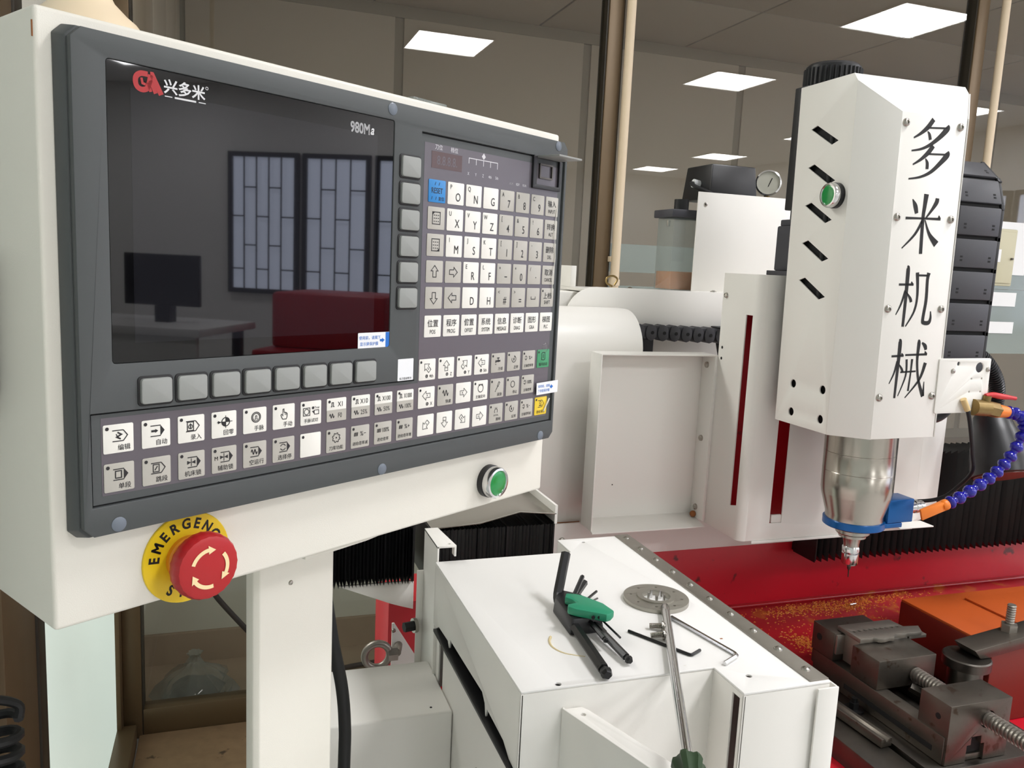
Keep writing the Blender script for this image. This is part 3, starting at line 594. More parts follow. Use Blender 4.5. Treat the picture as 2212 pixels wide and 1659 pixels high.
tag(MB().tube(spline([(80, 790, 1172), (88, 800, 1125), (97, 800, 1065), (107, 800, 1014), (111, 800, 970), (111, 800, 920), (108, 800, 700), (100, 800, 300), (90, 800, 10)], 8), 6.5, 12).build('power_cable', 'rubber_black'), 'thick black cable hanging beside the white console post', 'cable')

# ================================================================== white sheet metal cover with tools on it
tc = thing('table_cover', 'white sheet metal machine cover with a riveted steel strip and tools on top', 'machine cover', (390, 800, 0))
def B(name, m, par, *bx, bevel=1, **k):
    mb = MB()
    for b in bx: mb.box(*b)
    return mb.build(name, m, par, bevel=bevel, **k)
top = [(246, 648), (445, 648), (445, 597), (541, 597), (541, 1027), (432, 1027), (432, 978), (246, 978)]
MB().sheet(top, [circ(284, 654, 3), circ(469, 625, 3), circ(465, 1012, 2.6)], 'z', 1067.5, 1070).build('top_panel', 'white_marked', tc, bevel=.8, ang=60)
left = [(648, 1067.5), (978, 1067.5), (978, 988), (962, 988), (950, 995), (905, 998), (898, 992), (893, 1005), (887, 1004), (830, 1006), (762, 1009), (752, 1002), (748, 989.5), (744, 1000), (690, 998), (672, 990), (648, 988)]
MB().sheet(left, [], 'x', 246, 248.5).build('left_panel', 'white_paint', tc, bevel=.4, ang=60)
B('front_panel', 'white_paint', tc, (246, 447, 648, 650.5, 620, 1067.5))
MB().sheet([(597, 620), (650, 620), (650, 1067.5), (597, 1067.5)], [[(603, 945), (615, 945), (615, 1062), (603, 1062)]], 'x', 445, 447.5).build('notch_panel', 'white_paint', tc, bevel=.4, ang=60)
B('front_panel', 'white_paint', tc, (445, 541, 597, 599.5, 620, 1067.5))
B('corner_flange', 'white_paint', tc, (524, 548, 592, 594.5, 620, 1066), (545.5, 548, 594.5, 640, 620, 1066), (539, 545.5, 597, 640, 1040, 1060))
B('right_panel', 'white_paint', tc, (538.5, 541, 599.5, 1027, 820, 1067.5))
B('back_panel', 'white_paint', tc, (246, 432, 975.5, 978, 900, 1067.5), (432, 434.5, 978, 1027, 960, 1067.5), (432, 541, 1024.5, 1027, 900, 1067.5))
lp = MB().sheet([(648, 620), (978, 620), (978, 984), (648, 984)], [[(938, 905), (960, 905), (960, 975), (938, 975)], [(665, 700), (690, 700), (690, 955), (665, 955)]], 'x', 250, 252.5).build('lower_side_panel', 'white_paint', tc, bevel=.4, ang=60)
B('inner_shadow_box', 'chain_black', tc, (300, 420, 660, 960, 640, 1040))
B('slot_plate', 'black_oxide', tc, (242, 270, 664, 962, 984.5, 988), (242, 246, 660, 664, 820, 988), bevel=.4)
MB().lathe((250, 780, 905), (-1, 0, 0), [(6, 0), (5.4, 2.4), (1, 3.6)], 16).build('screw', 'steel', tc)
sp_ = B('steel_strip', 'strip_steel', tc, (520, 541.5, 600, 1027, 1070, 1071.4), bevel=.3)
rv = MB().lathe((531, 1012, 1071.4), (0, 0, 1), [(4.6, 0), (4, 1.6), (2, 2.8), (.2, 3)], 16).build('rivet', 'steel', sp_)
for i in range(1, 10): o = rv.copy(); COL.objects.link(o); o.parent = sp_; o.location = (0, -.0435*i, 0)
MB().tube(spline([(312, 745, 1070.2), (307, 735, 1070.2), (306, 722, 1070.2), (313, 708, 1070.2), (330, 697, 1070.2)], 6), lambda j: 1.6-.05*j, 6).build('stain', 'stain', tc)
B('rust_spot', 'rust', tc, (486, 489, 700, 702, 1069.8, 1070.15), bevel=0)
# folded deflector in front of the cover
df = thing('deflector_sheet', 'white folded sheet bracket angled in front of the machine cover', 'bracket', (330, 580, 620))
a, b = (286, 646), (340, 490)
MB().prism([a, b, (b[0]+2, b[1]+1.6), (a[0]+2, a[1]+1.6)], 'z', 620, 1050).build('web', 'white_paint', df, bevel=.4)
MB().sheet([(a[0]+2, a[1]+1), (b[0]+2, b[1]+1), (b[0]+22, b[1]+8), (a[0]+24, a[1]-6), (a[0]+20, a[1]+.5), (a[0]+8, a[1]+1)], [circ(302, 634, 2.6)], 'z', 1046, 1048.5).build('flange', 'white_paint', df, bevel=.5, ang=60)

# white motor cover beside the table cover
mc = thing('motor_cover', 'white box shaped motor cover between the post and the machine cover', 'machine cover', (180, 940, 500))
B('hood', 'white_paint', mc, (60, 249.5, 882, 1012, 620, 920), bevel=3, seg=3); B('side_lip', 'white_paint', mc, (40, 60, 870, 884, 620, 905))
MB().lathe((120, 906, 920), (0, 0, 1), [(1.6, 0), (1.2, .6), (.1, .8)], 10).build('screw', 'black_oxide', mc); MB().lathe((226, 896, 920), (0, 0, 1), [(1.6, 0), (1.2, .6), (.1, .8)], 10).build('screw', 'black_oxide', mc)

# upright channel behind the cover
ch = thing('upright_channel', 'white folded upright channel rising behind the machine cover', 'channel', (250, 1010, 620))
MB().box(249, 251.5, 982, 1056, 620, 1088).build('web', 'white_paint', ch, bevel=.4)
MB().sheet([(249, 1056), (249, 982), (274, 982), (267, 1056)], [circ(266, 990, 2.2)], 'z', 1086, 1088.5).build('flange', 'white_paint', ch, bevel=.5, ang=60)
MB().box(271.5, 274, 982, 994, 1074, 1086).build('lip', 'white_paint', ch); MB().box(240, 249, 1053, 1056, 620, 1030).build('back_flange', 'white_paint', ch, bevel=.4)
MB().cyl((236, 1052, 952), (223, 1049, 952), 7, n=6).build('bolt', 'rubber_black', ch); MB().cyl((241, 1053, 952), (236, 1052, 952), 10, n=20).build('washer', 'steel', ch)

# ---- bellows
def bellows(name, label, x0, x1, y0, y1, z0, z1, n, dep=5, zig=8, group='black bellows of the machine axes'):
    t = thing(name, label, 'bellows', ((x0+x1)/2, (y0+y1)/2, z0), group); m = MB(); vs_ = []; fs = []
    for i in range(2*n+1):
        x = x0+(x1-x0)*i/(2*n); k = i % 2; j = random.uniform(-1.2, 1.2)
        vs_ += [(x+j, y0+k*dep, z0+k*zig), (x+j, y0+k*dep, z1-k*dep), (x+j, y1, z1-k*dep), (x+j, y1, z0+k*zig)]
    for i in range(2*n): o = i*4; fs += [(o, o+4, o+5, o+1), (o+1, o+5, o+6, o+2), (o+3, o+2, o+6, o+7), (o, o+3, o+7, o+4)]
    fs += [(0, 1, 2, 3), (8*n, 8*n+3, 8*n+2, 8*n+1)]
    m.add(vs_, fs).build('pleats', 'bellows', t, smooth=False)
    for x in (x0, x1): MB().box(x-1.5, x+1.5, y0-2, y1+2, z0+4, z1+3).build('end_plate', 'black_oxide', t)
    return t
bellows('bellows', 'black pleated bellows left of the upright channel under the control cabinet', 66, 244, 1100, 1240, 993, 1078, 36, 5, 10)
bellows('bellows', 'black pleated bellows behind the machine cover beside the upright channel', 268, 455, 1100, 1240, 985, 1069, 34, 2, 3)
bellows('bellows', 'long black pleated bellows along the red bed behind the spindle', 1060, 1900, 1246, 1311, 908, 1120, 52, 11, 14)
t = thing('way_cover_plate', 'bare steel plate lying over the bellows behind the upright channel', 'steel plate', (380, 1180, 1072))
MB().prism([(268, 1072), (340, 1076), (400, 1090), (458, 1084), (458, 1086), (400, 1092), (340, 1078.5), (268, 1074)], 'y', 1096, 1300).build('plate', 'steel', t, bevel=.4); MB().box(455, 459, 1096, 1300, 1070, 1098).build('edge_strip', 'white_paint', t)

# red column foot with white gussets and eye bolt
t = thing('red_column', 'red painted machine column foot seen under the left bellows', 'machine column', (330, 1510, 0))
MB().prism([(283, 0), (420, 0), (420, 800), (283, 800)], 'y', 1480, 1620).build('casting', 'red_bright', t, bevel=4)
t = thing('gusset', 'white slanted gusset sheet below the left bellows', 'bracket', (180, 1110, 950))
MB().prism([(140, 994), (248, 994), (248, 951), (232, 956), (215, 962)], 'y', 1108, 1111).build('sheet', 'white_paint', t, bevel=.4)
t = thing('gusset', 'small white triangular gusset in front of the red column', 'bracket', (290, 1332, 0))
MB().prism([(262, 828), (266, 828), (318, 742), (318, 0), (262, 0)], 'y', 1330, 1334).build('sheet', 'white_paint', t, bevel=.4); MB().lathe((265, 1330, 815), (0, -1, 0), [(4, 0), (3, 2), (.2, 3)], 12).build('screw', 'steel', t)
t = thing('eye_bolt', 'galvanised lifting eye bolt behind the motor cover', 'eye bolt', (235, 1300, 700))
ring = [(232+21*math.cos(a), 1300, 788+21*math.sin(a)) for a in [2*pi*i/28 for i in range(29)]]
MB().tube(ring, 6.2, 10, caps=False).build('ring', 'strip_steel', t); MB().cyl((250, 1300, 788), (266, 1300, 788), 12, n=6).build('collar', 'strip_steel', t); MB().cyl((266, 1302, 788), (274, 1330, 788), 7, n=12).build('shank', 'strip_steel', t)

# ================================================================== gantry, Z carriage, pump
g = thing('gantry_beam', 'white gantry beam with rounded cover behind the splash pan', 'machine beam', (640, 1440, 600))
pr_ = [(1330, 990), (1330, 1298)]+[(1410-80*math.cos(a), 1298+76*math.sin(a)) for a in [pi/2*i/12 for i in range(1, 13)]]+[(1450, 1374), (1450, 990)]
MB().prism(pr_, 'x', 200, 706).build('rounded_cover', 'white_paint', g, bevel=.6, ang=60)
B('cover_foot', 'white_paint', g, (458, 1065, 1311, 1315, 928, 994)); MB().lathe((560, 1311, 962), (0, -1, 0), [(7, 0), (6, 3), (2, 5)], 16).build('screw', 'steel', g)
MB().tube([(470, 1329, 991), (520, 1329, 990), (600, 1329, 990.5)], .9, 6).build('rust_line', 'rust', g)
fp = [(600, 1340), (1010, 1340), (1010, 1410), (662, 1412)]+[(662-62*math.sin(a), 1350+62*math.cos(a)) for a in [pi/2*i/10 for i in range(1, 10)]]
MB().prism(fp, 'y', 1452, 1455).build('front_plate', 'white_paint', g, bevel=.5, ang=60)
B('top_plate', 'white_paint', g, (640, 1250, 1455, 1600, 1402, 1408)); B('core', 'white_paint', g, (440, 1180, 1500, 1700, 0, 1400), bevel=4); B('cavity_shade', 'chain_black', g, (690, 800, 1466, 1490, 1100, 1326)); B('beam_end', 'white_paint', g, (1180, 1560, 1490, 1700, 0, 1200), bevel=4); B('side_upright', 'white_paint', g, (640, 652, 1530, 1600, 1408, 1450))  # black box behind the chain stands in for the cavity's shade
for x, y in ((742, 1470), (925, 1462), (985, 1475)): MB().lathe((x, y, 1408), (0, 0, 1), [(7, 0), (6, 4), (2, 6)], 14).build('bolt_head', 'steel', g)
MB().tube(spline([(700, 1463, 1414), (688, 1463, 1420), (688, 1463, 1430), (700, 1463, 1434), (710, 1463, 1428), (704, 1463, 1416)], 4), 2, 6).build('lifting_eye', 'brass', g)
# short horizontal cable chain under the beam plate
hc = thing('cable_chain', 'short horizontal black cable chain under the gantry beam plate', 'cable chain', (820, 1440, 1310))
lk = None
for i in range(9):
    x = 716+26*i; z = 1331-.7*i
    m = MB().prism([(x+12*math.cos(a), z+16*math.sin(a)) if abs(math.cos(a)) < 2 else 0 for a in [2*pi*k/12 for k in range(12)]], 'y', 1418, 1446); m.box(x, x+22, 1422, 1442, z-13, z+13)
    o = m.build('link', 'chain_grey', hc, bevel=1); MB().cyl((x+2, 1417, z), (x+2, 1419, z), 3.4, n=10).build('pin', 'hole_black', o)
B('end_bracket', 'chain_black', hc, (950, 990, 1416, 1446, 1302, 1334)); B('mount_plate', 'chain_grey', hc, (918, 990, 1410, 1450, 1340, 1343))
for x in (942, 964): MB().cyl((x, 1428, 1343), (x, 1428, 1352), 6, n=12).build('bolt', 'rubber_black', hc)
tag(MB().prism([(928, 1312), (944, 1312), (966, 1230), (950, 1230)], 'y', 1440, 1444).build('flat_cable', 'rubber_black'), 'black flat strap slanting down from the horizontal cable chain', 'strap')

# Z carriage housing
zc = thing('z_carriage', 'tall white Z axis housing with two dark vertical slits beside the spindle head', 'machine housing', (1000, 1200, 1000))
MB().sheet([(1154, 1003), (1247, 1003), (1247, 1450), (1154, 1450)], [[(1155.5, 1062), (1174, 1057), (1174, 1383), (1155.5, 1383)]], 'x', 809, 811.5).build('side_panel', 'white_paint', zc, bevel=.4, ang=60)
arc = [(823-14*math.cos(a), 1154-14*math.sin(a)) for a in [pi/2*i/8 for i in range(9)]]
MB().prism(arc+[(x*.8+823*.2, y*.8+1154*.2) for x, y in reversed(arc)], 'z', 1003, 1450).build('rounded_corner', 'white_paint', zc)
MB().sheet([(823, 1003), (1180, 1003), (1180, 1450), (823, 1450)], [[(868, 1032), (892, 1032), (892, 1400), (868, 1400)]], 'y', 1140, 1142.5).build('front_panel', 'white_paint', zc, bevel=.4, ang=60)
MB().sheet([(811, 1242), (811, 1154), (825, 1142), (1180, 1142), (1180, 1242)], [], 'z', 1447.5, 1450).build('top_panel', 'white_paint', zc, bevel=.4, ang=60)
B('inner_rail', 'red_paint', zc, (826, 1176, 1200, 1240, 1006, 1440)); B('slit_tab', 'white_paint', zc, (872, 892, 1141, 1146, 1032, 1046))
B('back_panel', 'white_paint', zc, (812, 1180, 1240, 1243, 1003, 1447))
MB().prism([(1180, 1140), (1262, 1170), (1262, 1172.5), (1180, 1142.5)], 'z', 1016, 1226).build('side_wing', 'white_paint', zc, bevel=.4); B('bottom_lip', 'white_paint', zc, (1120, 1196, 1108, 1140, 1016, 1018.5), (834, 1060, 1138, 1141, 998, 1003))
MB().lathe((809, 1236, 1412), (-1, 0, 0), [(5, 0), (4, 3), (1, 4)], 14).build('screw', 'steel', zc)
for z in (1322, 1303): MB().cyl((808.7, 1236, z), (809.2, 1236, z), 2.6, n=10).build('screw_hole', 'hole_black', zc)
# splash pan on its left
pn = thing('splash_pan', 'shallow white sheet metal pan screwed to the left of the Z axis housing', 'sheet metal pan', (700, 1270, 1000))
B('back_sheet', 'white_paint', pn, (586, 808, 1288, 1290.5, 1006, 1307)); B('left_flange', 'white_paint', pn, (585, 587.5, 1246, 1290, 1000, 1307)); B('top_flange', 'white_paint', pn, (587, 806, 1246, 1289, 1304.5, 1307))
MB().prism([(1240, 996), (1240, 998), (1289, 1010), (1289, 1007)], 'x', 586, 806).build('bottom_flange', 'white_paint', pn, bevel=.4); B('right_flange', 'white_paint', pn, (803.5, 808.8, 1246, 1288, 1006, 1307))
for z in (1287, 1154, 1026): MB().lathe((803.5, 1270, z), (-1, 0, 0), [(5.6, 0), (5.2, 3), (3, 4.4), (2, 4)], 14).build('screw', 'steel', pn)
MB().ball((800, 1272, 1012), 6, 10, 6).build('rust_spot', 'rust', pn)
MB().box(640, 642, 1287.6, 1288.2, 1068, 1070).build('speck', 'hole_black', pn)
# Z motor standing on the housing
zm = thing('servo_motor', 'black finned servo motor standing on the Z axis housing behind the spindle head', 'motor', (955, 1205, 1450))
cx, cy = 955, 1200
B('base_plate', 'motor_grey', zm, (cx-66, cx+60, cy-52, cy+42, 1450, 1458)); B('flange_block', 'motor_grey', zm, (cx-52, cx+52, cy-50, cy+42, 1458, 1535), bevel=3); B('upper_flange', 'motor_grey', zm, (cx-46, cx+46, cy-46, cy+42, 1535, 1546), bevel=2)
MB().lathe((cx, cy, 1546), (0, 0, 1), [(47, 0), (47, 246)], 144, wob=lambda i, j: .93 if (i//2) % 2 else 1).build('finned_body', 'chain_black', zm)
MB().lathe((cx, cy, 1792), (0, 0, 1), [(44, 0), (44, 4), (40, 8), (10, 8)], 40).build('end_cap', 'plastic_black', zm); MB().box(cx-60, cx-46, cy-16, cy+16, 1560, 1760).build('connector_box', 'chain_black', zm, bevel=2)

# lubrication pump on the beam
lp_ = thing('lubrication_pump', 'white panelled lubrication pump with black motor box and oil reservoir on the gantry', 'pump', (1000, 1540, 1408))
B('front_plate', 'white_paint', lp_, (897, 1124, 1500, 1503, 1402.5, 1610), (897, 1124, 1480, 1503, 1408, 1410.5), bevel=.5); MB().lathe((915, 1500, 1586), (0, -1, 0), [(4.4, 0), (3.6, 2), (1, 3)], 12).build('screw', 'steel', lp_)
MB().prism([(1005, 1520), (1070, 1520), (1070, 1600), (1005, 1600)], 'z', 1408, 1600).build('body', 'chain_grey', lp_, bevel=3)
MB().frustum([(938, 1640, 1600), (938, 1526, 1600), (1054, 1526, 1600), (1054, 1640, 1600)], [(943, 1633, 1672), (943, 1532, 1672), (1048, 1532, 1672), (1048, 1633, 1672)]).build('motor_box', 'plastic_black', lp_, bevel=3)
MB().cyl((940, 1575, 1632), (926, 1575, 1634), 9, n=14).build('cable_gland', 'sticker_white', lp_); MB().tube(spline([(926, 1575, 1634), (916, 1565, 1632), (918, 1548, 1624), (936, 1530, 1614), (950, 1522, 1606)], 5), 4, 8).build('motor_lead', 'rubber_black', lp_)
B('reservoir_lid', 'motor_grey', lp_, (852, 1000, 1520, 1600, 1558, 1574), bevel=2); MB().cyl((888, 1550, 1574), (888, 1550, 1596), 15, n=24).build('filler_cap', 'rubber_black', lp_)
B('reservoir', 'clear_plastic', lp_, (860, 1000, 1526, 1594, 1410, 1558), bevel=2); B('oil', 'oil_orange', lp_, (862, 998, 1528, 1592, 1411, 1448), bevel=2)
MB().lathe((862, 1552, 1552), (0, 0, -1), [(4, 0), (3, 12)], 10).build('drain_nipple', 'steel', lp_)
gd = Vector((-.55, -.83, .05)).normalized(); go = Vector((1086, 1538, 1643))
ga = MB().lathe(go, gd, [(1, -24), (22, -24), (24, -6), (27, -2), (27, 6), (24, 8), (23, 4)], 32, closed=False).build('pressure_gauge', 'chrome', lp_); MB().lathe(go, gd, [(23.4, 4), (23.4, 4.6), (.2, 4.6)], 32).build('gauge_face', 'gauge_face', ga)
MB().cyl(go+gd*-6+Vector((0, 0, -20)), (1086, 1545, 1598), 6, n=12).build('gauge_stem', 'brass', ga); MB().tube([go+gd*5+Vector((0, 0, -8)), go+gd*5+Vector((6, -4, 10))], .9, 6).build('gauge_needle', 'hole_black', ga); MB().lathe(go, gd, [(24, 7), (14, 7.6), (.2, 7.8)], 32, closed=False).build('gauge_glass', 'film_clear', ga)

# ================================================================== spindle head (own frame, origin at lower left front edge)
sh = thing('spindle_head', 'white spindle head with four large black characters and stainless spindle nose', 'spindle head', (886, 950, 1219), local=True, rot=(-.005, -.0127, 0))
SL = [(136.5, 453.5), (122.8, 457.5), (73.6, 430), (87.6, 425.6)]
hl = [[(a, b-56.7*i) for a, b in SL] for i in range(5)]+[circ(a, b, 6.6) for a, b in ((129.5, 64.5), (60.7, 65), (129.5, 19.6), (60.7, 20))]
MB().sheet([(44, 0), (168, 0), (168, 520), (52, 520), (44, 509)], hl, 'x', -43.5, -41).build('left_panel', 'white_paint', sh, bevel=.5, ang=60)
def poly3(ps, th, name, m='white_paint', par=None, bevel=.6):
    a, b, c = (Vector(p) for p in ps[:3]); n = (b-a).cross(c-a).normalized()*th
    return MB().frustum(ps, [tuple(Vector(p)+n) for p in ps]).build(name, m, par or sh, bevel=bevel)
poly3([(-43.5, 43.5, 0), (0, 0, 0), (0, 0, 463), (-43.5, 44, 509)], 2, 'chamfer_panel')
B('front_panel', 'white_paint', sh, (0, 116, 0, 2, 0, 463), bevel=.8)
poly3([(116, 0, 0), (159.5, 43.5, 0), (159.5, 44, 509), (116, 0, 463)], 2, 'chamfer_panel')
poly3([(0, 0, 463), (116, 0, 463), (159.5, 44, 509), (159.5, 52, 520), (-43.5, 52, 520), (-43.5, 44, 509)], -2, 'sloped_top'); B('top_panel', 'white_paint', sh, (-43.5, 159.5, 52, 168, 518, 520)); MB().prism([(43.5, 0), (168, 0), (168, 520), (52, 520), (44, 509)], 'x', 157.5, 159.5).build('right_panel', 'white_paint', sh, bevel=.5)
B('inner_dark', 'hole_black', sh, (-36, 150, 60, 168, 6, 512)); MB().cyl((-35, 96, 20), (-35, 96, 480), 5, n=12).build('inner_hose', 'rubber_black', sh)  # black block paints the dark interior seen through the slots
pb = push_button((-43.5, 67, 351), (-1, 0, 0), sh, 1.25)
ft = thing('x', '', '') if 0 else None
STR = [[(49.8, 457.0, 4.8), (41.1, 445.6, 4.8), (29.3, 436.1, 3.0), (18.2, 429.6, 1.5)],[(41.2, 444.8, 1.7), (71.1, 446.6, 1.8)],[(74.6, 449.6, 4.4), (75.7, 446.0, 6.2), (65.1, 434.7, 4.9), (49.1, 422.7, 3.5), (33.5, 415.5, 2.4), (16.7, 412.0, 1.5)],[(41.3, 440.1, 0.9), (45.2, 435.9, 3.1), (47.7, 428.9, 3.5)],[(54.2, 421.3, 4.9), (46.4, 411.2, 4.8), (34.6, 401.2, 3.1), (21.6, 393.4, 1.5)],[(46.6, 409.5, 1.8), (76.8, 410.7, 1.8)],[(79.6, 414.3, 4.5), (80.7, 410.2, 6.3), (70.7, 399.1, 4.9), (54.8, 385.3, 3.5), (37.1, 377.3, 2.4), (16.7, 373.5, 1.5)],[(42.7, 403.1, 0.9), (46.8, 397.1, 3.5), (47.6, 388.7, 3.5)],[(52.0, 354.4, 5.8), (51.1, 336.5, 4.5), (50.4, 319.2, 4.0), (53.2, 270.4, 4.0)],[(19.3, 319.5, 2.6), (49.1, 320.3, 2.0), (82.5, 320.8, 2.7)],[(78.8, 325.8, 0.9), (79.9, 321.3, 4.1)],[(28.2, 346.2, 0.9), (34.2, 337.2, 4.9), (38.0, 326.7, 4.0)],[(72.5, 349.7, 4.5), (71.5, 343.4, 4.9), (64.2, 332.2, 3.1), (55.3, 320.9, 1.8)],[(50.0, 317.4, 3.1), (39.0, 297.6, 2.7), (18.2, 277.1, 1.3)],[(54.3, 318.5, 1.3), (64.7, 299.1, 3.6), (79.9, 284.9, 7.3)],[(32.7, 250.0, 1.3), (34.3, 246.7, 4.5), (35.5, 203.4, 3.8), (35.6, 165.6, 3.2)],[(20.5, 226.0, 2.2), (47.0, 226.4, 2.2)],[(42.7, 230.7, 0.9), (44.2, 226.8, 3.6)],[(33.4, 217.6, 2.7), (28.0, 197.9, 2.2), (20.6, 182.6, 1.1)],[(35.0, 215.9, 0.9), (43.6, 206.4, 3.2), (45.8, 201.1, 3.2)],[(51.6, 243.9, 4.1), (56.0, 211.2, 2.9), (53.2, 187.9, 2.5), (40.5, 166.0, 1.4)],[(52.6, 239.9, 2.0), (72.7, 240.0, 2.0)],[(72.5, 243.9, 4.6), (71.4, 233.2, 3.6), (73.0, 204.6, 3.7), (70.9, 176.6, 3.7), (73.4, 171.8, 4.1), (82.2, 171.9, 4.2), (84.9, 178.7, 2.8), (83.6, 188.6, 1.2)],[(32.2, 145.2, 1.4), (34.6, 141.6, 4.5), (35.0, 102.6, 3.6), (34.9, 60.8, 2.7)],[(21.5, 122.5, 2.2), (43.6, 123.4, 2.3)],[(39.4, 127.2, 0.9), (41.2, 123.8, 3.2)],[(33.2, 115.3, 2.7), (29.0, 97.1, 2.0), (22.1, 82.2, 1.1)],[(35.4, 112.1, 0.9), (42.3, 104.1, 2.7), (44.8, 99.0, 2.7)],[(46.2, 124.3, 2.0), (86.6, 125.3, 2.3)],[(82.1, 130.0, 0.9), (84.2, 125.6, 3.7)],[(66.8, 145.5, 1.4), (69.2, 141.9, 4.1), (69.5, 115.6, 3.0), (75.5, 88.0, 3.0), (87.3, 62.3, 4.2)],[(87.7, 62.8, 3.3), (86.7, 84.6, 0.9)],[(85.2, 112.7, 4.2), (77.3, 88.0, 2.8), (54.1, 60.9, 1.2)],[(74.7, 142.5, 1.8), (80.9, 137.7, 4.2), (83.2, 131.8, 3.2)],[(40.7, 99.0, 1.8), (69.0, 100.3, 1.8)],[(49.8, 118.0, 2.7), (51.1, 93.5, 2.1), (40.6, 63.8, 1.1)],[(59.8, 118.4, 2.8), (59.8, 97.2, 2.1), (58.6, 71.0, 2.3)]]
for lo, hi, nm in ((0, 8, '多'), (8, 15, '米'), (15, 23, '机'), (23, 99, '械')):
    k = Ink()
    for s in STR[lo:hi]:
        q = spline([(a+.0127*(b-60), b, c) for a, b, c in s], 6); k.l([(a, b) for a, b, _ in q], [max(c*1.45, 1.3) for _, _, c in q])
    k.build('character', 'ink_black', sh, lambda a, b: (a, -.25, b))
scm = MB().lathe((0, 0, 0), (0, -1, 0), [(5.8, 0), (5.4, 2), (3.6, 3.6), (2.4, 3.8), (2.2, 2.2), (.2, 2.2)], 20).build('button_screw', 'steel', sh, loc=(7, 0, 449))
for i, (a, b) in enumerate(((7, 449), (104, 450), (7, 320), (104, 321), (7, 191), (104, 192), (7, 62), (104, 63))):
    if i: inst(scm, sh, (a, 0, b), name='button_screw')
# ear plate
er = MB().sheet(rr(111, 211, 36, 119, 3), [circ(190, 105, 8), circ(148, 111, 3.2), circ(176, 88, 1.6), circ(196, 88, 1.6), circ(174, 68, 1.6), circ(196, 68, 1.6)], 'y', -2.2, 0).build('ear_plate', 'white_paint', sh, bevel=.5, ang=60)
for a, b in ((138, 100), (206, 102)): MB().lathe((a, -2.2, b), (0, -1, 0), [(4, 0), (3.4, 1.6), (.3, 2.4)], 14).build('screw', 'steel', er)
# spindle nose
nx, ny = 58, 83
ns = MB().lathe((nx, ny, 0), (0, 0, -1), [(54, -10), (54, 38), (53.6, 38.3), (54, 38.6), (54, 68), (54.3, 68.4), (53.7, 69), (54, 69.4), (54, 100), (53, 106), (53, 107), (44, 139), (44, 149)], 72).build('spindle_nose', 'nose_steel', sh)
MB().lathe((nx, ny, 0), (0, 0, -1), [(44.2, 147), (47, 148), (47, 158), (45, 159.5), (20, 160)], 60).build('blue_ring', 'blue_anodised', ns)
MB().lathe((nx, ny, 0), (0, 0, -1), [(30, 158), (30, 164), (26, 166), (26, 171), (24, 173), (21, 173), (21, 178), (14, 180), (12, 190), (12, 196)], 48).build('shaft', 'steel', ns)
MB().lathe((nx, ny, 0), (0, 0, -1), [(12, 194), (13.4, 196), (13.4, 203), (11, 204), (13.2, 206), (13.2, 222), (11, 225), (5, 225)], 16).build('collet_nut', 'chrome', ns); MB().lathe((nx, ny, 0), (0, 0, -1), [(3, 225), (3, 232), (1, 236), (1, 246), (.2, 248)], 12).build('cutting_tool', 'steel_dark', ns)
bb = B('blue_block', 'blue_anodised', ns, (70, 132, 40, 70, -150, -122), bevel=1.5) if 0 else MB().box(nx+36, nx+86, ny-34, ny+2, -150, -112).box(nx+30, nx+66, ny-34, ny+2, -158, -150).build('blue_block', 'blue_anodised', ns, bevel=1.5)
MB().lathe((nx+86, ny-16, -131), (1, 0, 0), [(10, 0), (10, 16), (11, 17), (11, 24), (8, 26), (9, 27), (9, 34), (4, 38)], 12).build('chrome_fitting', 'chrome', bb)
# coolant valve and loc-line hose
cv = thing('coolant_hose', 'blue segmented coolant hose with orange nozzle hanging from the brass valve', 'coolant hose', (1100, 955, 1090))
hp = spline([(1140, 948, 1257), (1160, 946, 1254), (1174, 944, 1244), (1177, 944, 1224), (1164, 945, 1196), (1148, 946, 1174), (1128, 948, 1155), (1102, 950, 1139), (1072, 952, 1122), (1047, 953, 1112)], 5)
for i in range(0, len(hp)-2, 3):
    a, b = Vector(hp[i]), Vector(hp[min(i+3, len(hp)-1)]); d_ = b-a; L_ = d_.length
    MB().lathe(a, d_, [(6, -1), (8.2, L_*.1), (10, L_*.28), (10.2, L_*.42), (8.6, L_*.62), (5.8, L_*.74), (5.4, L_*.9), (6.4, L_*1.02)], 20).build('segment', 'hose_blue', cv)
a, b = Vector(hp[-1]), Vector((1002, 955, 1097)); MB().lathe(a, b-a, [(8, -2), (8.6, 0), (8.6, 5), (6.6, 8)], 20).build('nozzle_collar', 'nozzle_orange', cv)
d_ = (b-a).normalized(); s_ = Vector((.3, 0, 1)); s_ = (s_-d_*s_.dot(d_)).normalized(); q_ = d_.cross(s_)
MB().frustum([a+d_*6+s_*i+q_*j for i, j in ((-7, -5), (7, -5), (7, 5), (-7, 5))], [b+s_*i+q_*j for i, j in ((-9, -2), (9, -2), (9, 2), (-9, 2))]).build('nozzle', 'nozzle_orange', cv, bevel=1)
bv = MB().cyl((1068, 946, 1266), (1096, 946, 1264), 12.5, n=20).build('valve', 'brass', cv); MB().cyl((1096, 946, 1264), (1118, 947, 1260), 12, n=6).build('valve_nut', 'brass', bv); MB().cyl((1117, 947, 1260), (1141, 948, 1257), 11, 8.5, n=20).build('orange_adapter', 'nozzle_orange', bv)
MB().cyl((1092, 946, 1264), (1092, 944, 1284), 6, n=12).build('valve_stem', 'brass', bv); MB().tube(spline([(1088, 944, 1284), (1102, 944, 1285), (1116, 944, 1283), (1134, 944, 1281), (1150, 944, 1279)], 4), lambda j: 3+1.6*math.sin(min(j, 14)/14*pi), 10).build('valve_lever', 'lever_red', bv)
